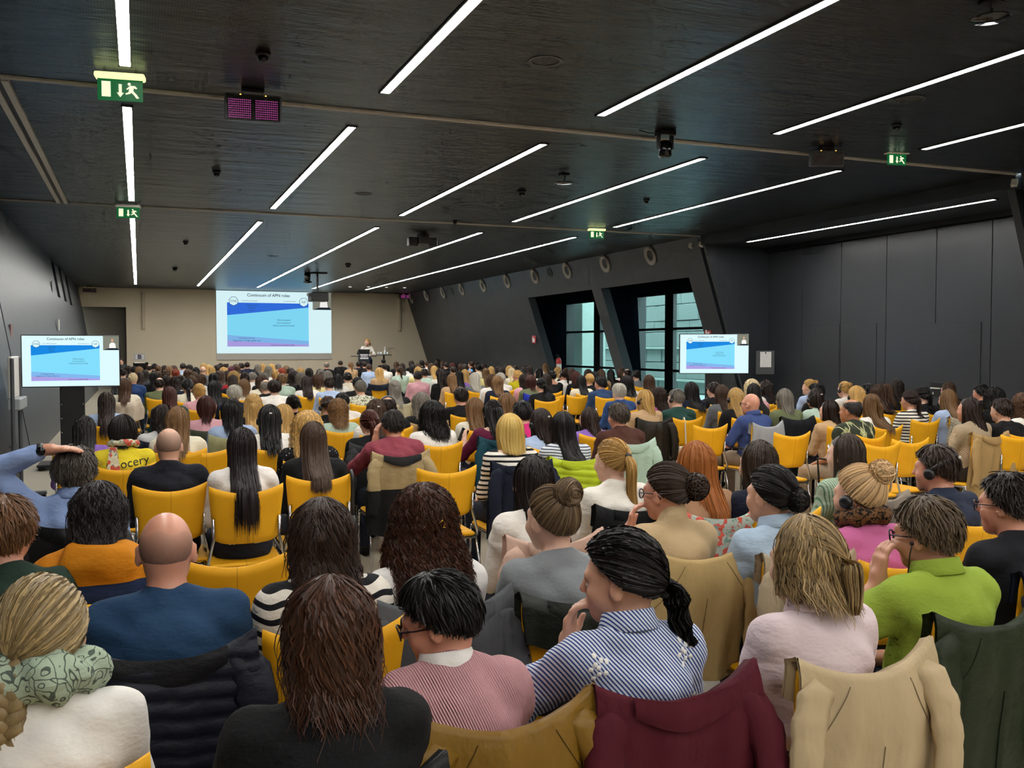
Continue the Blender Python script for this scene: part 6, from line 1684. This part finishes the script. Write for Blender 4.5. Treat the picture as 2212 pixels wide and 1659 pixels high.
# ------------------------------------------------------------------ the rest of the audience, transcribed from the photograph
CROPS = [
 (240, 740, 9.217, "235,505,S,d,g 340,460,B,d,k 455,462,S,k,k 560,475,W,l,t 755,435,T,d,o 860,410,S,k,k 935,450,U,l,w 1060,450,B,d,k 1150,465,B,l,k 1245,450,B,b,k 1285,515,S,r,w 1090,535,S,b,k 1430,405,S,d,l 1560,425,S,d,w 1690,485,L,k,k 1530,525,B,b,w 1650,570,L,b,w 1840,410,W,y,t 1825,475,X,a,g 1940,440,W,y,k 2005,475,L,y,k 2100,445,S,d,k 680,540,L,d,e 850,580,B,k,k 435,595,S,p,b 950,565,B,b,k 960,685,T,d,o 575,575,L,d,n 1080,650,C,d,k 1275,670,L,d,w 1400,655,P,d,k 1520,720,P,k,c 1590,650,B,b,n 1790,620,B,b,w 2040,600,B,k,n 2150,550,L,b,k 275,715,L,b,c 2050,750,L,k,k 1750,820,U,y,p 1160,870,L,a,e 1890,1055,B,a,p 1010,1230,Wh,d,f 1320,1265,L,l,c -95,975,L,d,l -540,1445,L,k,v"),
 (460, 740, 9.217, "150,405,S,d,k 255,395,T,d,k 75,440,B,b,k 455,420,S,k,k 475,440,B,b,p 560,400,S,d,n 680,385,S,d,n 360,470,B,m,k 210,485,W,y,k 160,555,L,b,k 270,555,B,d,k 410,560,C,y,r 395,640,L,d,k 885,430,Bh,g,k 985,415,B,y,k 1165,420,B,y,k 1295,410,Sh,g,k 1100,460,Bh,g,w 1360,500,B,r,k 1240,545,P,y,k 1460,455,Wh,l,k 1545,490,S,d,k 630,580,L,d,w 790,580,S,g,w 1000,590,B,g,k 955,645,Wh,b,c 1375,605,S,l,m 1225,720,S,d,w 1740,490,W,y,c 1600,555,C,d,s 1740,590,C,g,k 1910,505,B,k,k 2070,625,B,b,y 2130,520,Sh,d,k 1860,660,L,d,w 1050,725,T,g,k 620,720,B,l,c 430,825,S,w,n 370,1110,B,k,l 800,1010,H,y,k 1120,1225,Lh,k,w 1400,1215,L,y,w 1590,1045,Uh,k,k 1870,1350,C,y,x"),
 (680, 760, 9.217, "235,205,T,g,k 510,170,S,d,k 715,205,P,l,t 870,190,S,d,n 990,190,S,d,k 1080,235,S,b,l 1365,140,S,k,k 1385,235,S,k,w 1280,310,B,y,t 1620,190,L,b,k 1740,225,L,d,w 1690,290,P,b,m 1920,175,B,d,k 1950,250,B,k,w 2045,290,W,y,y 2130,160,S,k,k 2050,230,B,b,k 130,345,Sh,g,w 250,370,W,g,k 70,440,B,b,w 285,500,S,d,l 450,440,B,k,w 650,400,Sh,k,c 850,490,S,k,k 910,555,S,g,F 1590,560,H,g,k 2050,375,S,d,p 2180,325,S,d,m 540,795,S,k,w 460,920,C,l,m 250,870,Sh,b,k 1210,930,Lh,b,w 1440,870,Th,d,k 1080,1155,P,a,k 2120,800,Ch,g,k"),
 (900, 760, 9.217, "100,170,S,k,k 210,185,S,b,w 285,225,B,b,k 345,275,L,y,s 415,135,S,k,k 400,180,B,d,k 510,175,L,b,k 590,205,U,d,k 710,215,B,a,k 800,190,L,k,k 885,225,B,b,k 950,245,B,d,k 730,280,S,d,n 500,370,W,d,k 460,330,B,d,w 840,375,L,k,v 960,345,L,y,p 1080,190,P,b,k 1200,195,P,d,k 1330,230,B,d,k 1370,320,L,l,y 1480,285,L,y,y 1150,410,W,w,g 1630,270,L,d,k 1690,300,L,d,k 1770,260,L,k,k 1840,270,W,y,k 1960,270,B,d,k 1890,315,L,p,c 2000,365,U,y,Y 1660,405,S,w,w 1600,470,B,l,n 1490,440,B,b,w 2080,340,S,k,k 2150,270,B,d,k 2150,430,C,d,p 880,690,S,d,k 1150,905,W,l,R 1780,815,W,l,n 2110,950,S,k,h 290,965,C,k,w 700,430,L,l,t"),
 (1120, 760, 9.217, "125,270,B,b,k 215,265,L,d,k 530,225,L,l,w 400,330,L,k,w 770,300,W,y,c 655,370,Sh,k,K 890,360,Ph,d,w 930,320,L,b,k 1060,330,L,b,k 1140,385,L,a,k 240,460,B,a,o 190,420,W,a,p 450,525,P,k,k 555,430,B,d,k 1240,460,L,k,c 1380,340,B,d,k 1410,435,U,y,k 1640,345,L,b,t 1500,385,B,k,k 1630,475,S,k,d 1830,345,L,k,k 2040,320,B,b,w 2160,330,T,d,r 2000,610,S,w,b 2150,470,C,k,f 420,1115,Lh,d,l 1390,1095,L,d,v"),
 (1340, 780, 7.9, "270,155,Uh,k,g 480,230,W,b,c 400,480,Bh,y,t 660,440,C,d,i 950,465,Sh,g,e 1200,350,W,k,n 1590,345,S,d,k 1730,400,L,b,g 1960,450,Lh,y,k"),
 (1600, 800, 7.373, "170,135,C,p,w 200,200,L,k,p 390,145,Lh,d,k 690,285,B,g,o 1090,145,U,y,l 1200,195,S,k,k 1185,285,Bh,d,m 1400,462,B-,d,t 1650,180,Uh,y,w 1830,240,Wh,y,w 2040,195,Sh,k,k 2070,370,H,l,w"),
 (1880, 800, 6.663, "215,185,L,b,k 375,120,L,d,k 100,195,W,b,k 570,280,P,d,s 745,230,P,k,k 1120,160,L,b,k 1110,265,L,l,l 1420,380,L,d,q 1590,190,S,k,k 1770,235,C,k,k 1890,385,S,d,N 2180,320,C,b,w"),
]
HCOL = dict(k='#14110f', d='#281b15', b='#47301f', l='#745636', y='#bf9a5c', p='#dccba4', g='#79736a', w='#c6c1b5', r='#8f371a', a='#431d15', m='#561b34')
TCOL = dict(w=('#e4e0d8', 'white top'), k=('#131315', 'black top'), n=('#181e33', 'navy top'), g=('#63666a', 'grey top'), b=('#2f4a7a', 'blue top'), l=('#a4b7d6', 'light blue top'), p=('#d6a0a8', 'pink top'),
            y=('#d4c888', 'pale yellow top'), Y=('#c2b41c', 'mustard yellow top'), o=('#69714f', 'olive top'), t=('#bb9a75', 'tan top'), e=('#22443d', 'dark green top'), m=('#b2c8b8', 'mint green top'), v=('#8763b4', 'purple top'), r=('#bd2f36', 'red top'),
            u=('#63182f', 'burgundy top'), U=('#5b1533', 'burgundy wide-neck top'), d=('#2a4266', 'denim jacket'), c=('#ddd5be', 'cream top'), s=('#e2dccf', 'striped top'), f=('#c9c9c6', 'patterned top'), F=('#c8c7b2', 'leafy patterned shirt'), h=('#c72872', 'hot pink top'), i=('#b35a97', 'orchid pink top'),
            x=('#121214', 'black dotted top'), R=('#ddd8c6', 'cream lettered sweatshirt'), K=('#111113', 'black off-shoulder top'), q=('#c3ae90', 'beige ribbed sweater'), N=('#121215', 'black lettered T-shirt'))
TMAT = dict(s=M_STRIPE, f=M_DOTS, F=M_FOLI, x=M_DOTS, q=M_CORD)
# shared bodies
ARC = {}
for fem in (False, True):
    for yw in (0.0, 0.4):
        pz = Pose(1.04 if fem else 1.14, fem, yw)
        ARC[(fem, yw)] = (pz, make_body(pz, 'body', .021, .0125), make_top(pz, 'top', res=.02), make_top(pz, 'top', res=.02, neck='boat', sleeve=1.4), make_trousers(pz, 'trousers', .03), (make_shoe(pz, -1), make_shoe(pz, 1)))
FAR_HAIR = {}
HP = dict(S=[dict(style='short', vol=.020, tail=.05), dict(style='short', vol=.026, tail=.065), dict(style='short', vol=.016, tail=.04)],
          B=[dict(style='bob', vol=.024, zend=-.13, tuck=.1), dict(style='bob', vol=.028, zend=-.16, wave=.006), dict(style='bob', vol=.022, zend=-.11, tuck=.3)],
          L=[dict(style='long', vol=.020, zend=-.29), dict(style='long', vol=.024, zend=-.25, wave=.006), dict(style='long', vol=.018, zend=-.33, flare=.3)],
          W=[dict(style='long', vol=.028, zend=-.20, wave=.011, wl=.08), dict(style='long', vol=.030, zend=-.25, wave=.012, wl=.07, flare=.4)],
          C=[dict(style='curly', vol=.042, zend=-.20, curl=.010, cl=.05, m=16, pinch=-.1), dict(style='curly', vol=.036, zend=-.15, curl=.009, cl=.045, m=16)],
          P=[dict(style='pony', tie=(0, 80), tail=.24, tr=.028, vol=.012), dict(style='pony', tie=(0, 105), tail=.26, tr=.030, vol=.014)],
          U=[dict(style='updo', tie=(0, 80), ball=.045, vol=.014), dict(style='bun', tie=(0, 60), ball=.04, vol=.012)],
          H=[dict(style='half', zend=-.25, tie=(0, 80), vol=.022)], T=[dict(style='short', bald=42, vol=.014, tail=.035)], X=[dict(style='buzz', bald=75)])
def far_hair(st, k, mid, bk=1.0):
    key = (st, k, mid, bk)
    if key not in FAR_HAIR:
        kw = dict(HP[st][k]); sh_ = kw['style'] in ('short',)
        kw.setdefault('m', 8 if mid else 7)
        FAR_HAIR[key] = hair_mesh(seed=40 + k * 7 + ord(st), nl=(700 if sh_ else 300) if mid else (260 if sh_ else 120), rad=(.0042 if mid else .0068), bk=bk, **kw)
    return FAR_HAIR[key]
LAND = [(60, 'left display'), (300, 'letter sign'), (500, 'screen left half'), (680, 'screen right half'), (787, 'lectern'), (832, 'high table'), (930, 'front wall edge'), (1060, 'dark wall'), (1190, 'fire extinguisher'), (1300, 'first window'), (1430, 'second window'), (1545, 'right display'), (1655, 'notice stand'), (1815, 'twin doors'), (1960, 'panel wall'), (2065, 'handled door'), (2190, 'panel wall end')]
rg_ = random.Random(5)
def hand_world(t, ps, q, f=.07):
    v = Matrix.Rotation(t.rotation_euler.z, 3, 'Z') @ (ps.Wr[q] + ps.Hd[q] * f) * t.scale.x
    return v + t.location
t, sh, ps, c_bur = near(1064, 864, 'person in burgundy wide-neck top holding a black phone', Pose(.97, True, .1, .2, arms={-1: ((-.26, .10, .74), (-.20, .24, .84), (.1, .5, 1), (.6, .5, .2), .8)}), dict(style='half', seed=90, nl=300, m=9, rad=.004, zend=-.27, vol=.02, tie=(0, 75)), '#15100f', dict(sleeve=1.1, neck='boat'), '#5b1533', skin='d', hands=(-1,), chair_label=CL('burgundy wide-neck top'), vol=.018)
PH1 = hand_world(t, ps, -1, .09)
t, sh, ps, c_ = near(1033, 786, 'person in cream top holding up a phone in the far rows', Pose(1.0, False, 0, arms={-1: ((-.26, .20, .80), (-.15, .30, .98), (.1, .1, 1), (0, 1, 0), .8)}), dict(style='short', seed=91, nl=260, m=6, rad=.007, vol=.02), '#14110f', dict(sleeve=1.95, res=.02), '#ddd5be', skin='a', res=.02, hres=.012, hands=(-1,), vol=.02, add_chair=False)
PH2 = hand_world(t, ps, -1, .09)
far = []
for x0, y0, sc, txt in CROPS:
    for it in txt.split():
        a, b, st, hc, tc = it.split(',')
        far.append((x0 + float(a) / sc, y0 + float(b) / sc, st, hc, tc))
far.sort(key=lambda q: -q[1])
FARP = []
for px, py, st, hc, tc in far:
    fem = st[0] in 'BLWCPUH'
    hset = st.endswith('h'); stl = st[0]
    yw = 0.4 if (hset and rg_.random() < .3) or rg_.random() < .14 else 0.0
    pz, bm, tm, tb, trm, shm = ARC[(fem, yw)]
    k = rg_.randrange(len(HP[stl])); vol = HP[stl][k].get('vol', .002)
    best = None
    for ds in sorted([i * .006 for i in range(-22, 23)], key=(lambda q: (q > -.03, abs(q))) if '-' in st else abs):
        s = .972 + ds
        x, y = locate(px, py, pz, s, vol, 0)
        if y > 36.0 or y < 3: continue
        bad = any(abs(x - q[0]) < .42 and abs(y - q[1]) < .72 for q in PLACED)
        if not bad: best = (s, x, y); break
    if best is None:
        for ds in sorted([i * .004 for i in range(-40, 41)], key=abs):
            s = .972 + ds; x, y = locate(px, py, pz, s, vol, 0)
            if y > 36.6 or y < 3 or s < .82: continue
            if not any(abs(x - q[0]) < .34 and abs(y - q[1]) < .5 for q in PLACED): best = (s, x, y); break
    if best is None: continue
    s, x, y = best; PLACED.append((x, y, s))
    t = empty('person', (x, y, 0), rg_.uniform(-.06, .06), None, 'person', 'seated audience'); t.scale = (s, s, s)
    mid = y < 17
    o = link('body', bm, M_SKIN, t); o.color = lin(SK[rg_.choice('aabdrd')])
    h = link('hair', far_hair(stl, k, mid, 1.0 if yw == 0 else 0.0), M_HAIR_HL if (hc in 'ylp' and rg_.random() < .5) else M_HAIR, t, pz.H, pz.HR.to_euler())
    cc = lin(HCOL[hc]); j = rg_.uniform(.8, 1.25); h.color = (cc[0] * j, cc[1] * j, cc[2] * j, 1)
    if stl == 'X': h.color = o.color; h.material_slots[0].link = 'OBJECT'; h.material_slots[0].material = M_BUZZ
    col, nm = TCOL[tc]
    g = link('top', tb if tc in 'UK' else tm, None, t); g.color = lin(col)
    if len(g.data.materials) == 0: g.data.materials.append(M_CLOTH)
    if tc in TMAT: g.material_slots[0].link = 'OBJECT'; g.material_slots[0].material = TMAT[tc]
    tr = link('trousers', trm, M_CLOTH, t); tr.color = lin(rg_.choice(['#1d2230', '#15151a', '#2c3a55', '#3a342c']))
    for q_ in shm: so_ = link('shoe', q_, M_CLOTH, t); so_.color = lin('#171512')
    if hset: headset(t, pz, 'back' if rg_.random() < .6 else 'top')
    if tc == 'R': decal(g, t, [('RIPCURL', .07, .02, .90, 0)], plain('tan_print', '#b59f72', .8))
    if tc == 'N': decal(g, t, [('Human Destination', .032, .02, .88, 0)], M_WHITEP)
    FARP.append([t, px, py, x, y, nm, hset, tc])
# labels: clothing, headset, landmark behind, row, order
rows = sorted(FARP, key=lambda q: -q[4])
ORD = 'first second third fourth fifth sixth seventh eighth ninth tenth eleventh twelfth thirteenth fourteenth fifteenth sixteenth seventeenth eighteenth nineteenth twentieth'.split()
lab = {}
for q in rows:
    base = 'person in ' + q[5] + (' with headset' if q[6] else '')
    land = min(LAND, key=lambda l: abs(l[0] - q[1]))[1]
    zone = 'near' if q[2] > 860 else ('middle' if q[2] > 815 else 'far')
    lab.setdefault((base, land, zone), []).append(q)
DEP = {'near': 'near rows below', 'middle': 'middle rows below', 'far': 'far rows below'}
for (base, land, zone), qs in lab.items():
    qs.sort(key=lambda q: q[1])
    for i, q in enumerate(qs):
        q[0]['label'] = '%s, %s %s' % (base, DEP[zone], land) + ('' if len(qs) == 1 else ', %s from left' % ORD[i])
# chairs under the middle rows, where they show
for q in FARP:
    if q[4] < 17.5:
        q.append(chair(q[3], q[4] - .015, 0, q[0]['label'].replace('person in ', 'yellow chair under ')))
# ------------------------------------------------------------------ empty chairs and coats among the rows
def chair_at(px, py, label, rz=0.0, arms=False):
    """px,py: middle of the top edge of the backrest"""
    p = on_z(px, py, .868)
    y = p[1] + .27; x = p[0]
    return chair(x, y, rz, label, arms)
EMPTY = [(1198, 858, 'first empty yellow chair left of three in the middle of the hall'), (1251, 858, 'second of three yellow chairs in a row before the first window'), (1303, 855, 'third of three yellow chairs in a row before the first window'),
         (1540, 926, 'empty yellow chair left of the blue polo wearer'), (1718, 943, 'empty yellow chair between the blue polo and argyle vest wearers'), (1912, 966, 'empty yellow chair right of the argyle vest wearer'), (1975, 958, 'empty yellow chair second right of the argyle vest wearer'),
         (446, 979, 'empty yellow chair behind the white blouse with long hair'), (970, 1023, 'empty yellow chair right of the khaki jacket'), (512, 1226, 'empty yellow chair right of the dark blue T-shirt wearer'), (2207, 948, 'yellow chair cut off by the right edge'), (819, 834, 'empty yellow chair with dark coat before the lectern')]
EC = {}
for px, py, lb in EMPTY: EC[px] = chair_at(px, py, lb)
coat(EC[819], '#171c2b', 'dark navy coat on an empty chair before the lectern', M_CLOTH, 51, .12, (1, 1), 0, (.5, .5))
def chair_of(px, py):
    q = min((f for f in FARP if len(f) > 8), key=lambda f: (f[1] - px) ** 2 + (f[2] - py) ** 2); return q[8]
coat(chair_of(1391, 841), '#231f18', 'dark leather jacket hanging on the chair of the tan top wearer with headset', M_LEATHER, 61, .62, (0, 1), 0, (1.2, 1.2), False, 1.2)
coat(chair_of(2093, 857), '#a98a5c', 'tan trench coat with belt on the chair of the beige ribbed sweater wearer', M_CLOTH, 62, .68, (1, 1), 0, (1.2, 1.2), True, 1.15)
coat(c_bur, '#143f4a', 'teal coat on the chair of the burgundy top wearer', M_CLOTH, 63, .4, (1, 0))
coat(chair_of(1146, 810), '#2330a0', 'bright blue jacket on the chair of the olive top wearer', M_CLOTH, 64, .3, (0, 0), 0, (1, 1), False)
coat(chair_of(2046, 840), '#b9ad97', 'cream printed bag-like jacket on the chair of the light blue top wearer', M_LINED, 65, .3, (0, 0), 0, (.5, .5), False)
coat(chair_of(270, 818), '#cbbba6', 'cream fringed shawl on a chair at the left aisle', M_KNIT, 66, .3, (0, 0), 0, (.5, .5), False, 1.2, 'shawl', 'shawl')
coat(chair_of(349, 873), '#1a1f2c', 'dark navy jacket on the chair of the patterned top wearer', M_CLOTH, 67, .3, (1, 1))
coat(chair_of(445, 855), '#454a3a', 'olive green coat on the chair of the pink top wearer at left', M_CLOTH, 68, .5, (0, 1))
coat(chair_of(1696, 839), '#15161c', 'black and red jacket on the chair of the olive top wearer at right', M_CLOTH, 69, .3, (0, 0), 0, (.4, .4), False)
coat(chair_of(797, 885), '#2a2b2e', 'dark grey jacket on the chair left of the rose-red T-shirt wearer', M_QUILT, 70, .5, (1, 1))
coat(chair_of(852, 821), '#b3a888', 'khaki jacket on the chair of the black top wearer in the middle', M_CLOTH, 71, .4, (1, 1))
coat(chair_of(910, 847), '#a8895f', 'tan coat on the chair of the headset wearer with grey curls', M_CLOTH, 72, .5, (1, 1))
coat(chair_of(500, 860), '#8d8a63', 'olive canvas bag hung on the chair of the light blue top wearer', M_CLOTH, 73, .3, (0, 0), 0, (.5, .5), False, 1.0, 'canvas_bag', 'bag')

# phones
def phone(p, label, lit, rot):
    t = empty('smartphone', tuple(p), -.2, label, 'phone')
    MB().bevbox((-.037, 0, -.075), (.037, .008, .075), .004).build('case', M_BLACK, t, None, rot)
    MB().box((-.033, -.002, -.07), (.033, .001, .07)).build('screen', emit('phone_blue', '#4aa8ee', 1.2) if lit else M_BLACKG, t, None, rot)
phone(PH2, 'smartphone with a bright blue screen held up in the crowd', True, (0, math.pi / 2, 0))
phone(PH1, 'black smartphone held by the burgundy top wearer', False, (-.6, .5, 0))

# tote bag on the seat behind the brown sweater
tb = empty('tote_bag', (0, 0, 0), 0, 'cream cotton tote bag hanging by its strap on a chair back', 'bag')
cq = chair_of(1460, 839)
tb.location = cq.location
MB().bevbox((-.17, -.335, .28), (.10, -.30, .58), .012).build('bag_body', plain('cotton', '#cfc5ad', .9), tb)
MB().tube([(-.06, -.31, .57), (-.05, -.27, .86), (-.045, -.24, .90), (-.04, -.2, .86)], .009, 6).build('strap', plain('cotton', '#cfc5ad', .9), tb)

# ------------------------------------------------------------------ the speaker at the lectern and a person by the door
def standing(px, py, Y, zfloor, label, hair, hc, tc, yaw, skin='d'):
    pz = Pose(.95, True, yaw, stand=True, arms={-1: ((-.25, .05, .72), (-.12, .22, .72), (.3, 1, 0), (0, 0, -1), .3), 1: ((.25, .05, .72), (.12, .22, .72), (-.3, 1, 0), (0, 0, -1), .3)})
    p = on_y(px, py, Y)
    t = empty('person', (p[0], Y, zfloor + .155), math.pi, label, 'person')
    s = (p[2] - zfloor) / (1.253 + .155); t.scale = (s, s, s); t.location.z = zfloor + .155 * s
    o = link('body', make_body(pz, 'body', .018, .011), M_SKIN, t); o.color = lin(SK[skin])
    h = link('hair', hair_mesh(**hair), M_HAIR, t, pz.H, pz.HR.to_euler()); h.color = lin(hc)
    g = link('top', make_top(pz, 'top', res=.018), M_CLOTH, t); g.color = lin(tc)
    tr = link('trousers', make_trousers(pz, 'trousers', .024), M_CLOTH, t); tr.color = lin('#26344a')
    for q in (-1, 1): so_ = link('shoe', make_shoe(pz, q), M_CLOTH, t); so_.color = lin('#15130f')
standing(793, 733, 38.75, .32, 'person in white sweater speaking at the lectern', dict(style='pony', nl=220, m=8, rad=.006, tie=(0, 95), tail=.22, tr=.03, vol=.014), '#cfa565', '#e9e4da', -1.0)
standing(262, 774, 35.5, 0, 'person in dark top standing by the door at the front left', dict(style='short', nl=260, m=6, rad=.006, vol=.018), '#3a2c22', '#30383a', -.9)
# things only needed while building
print('people', len(PLACED) + 2)
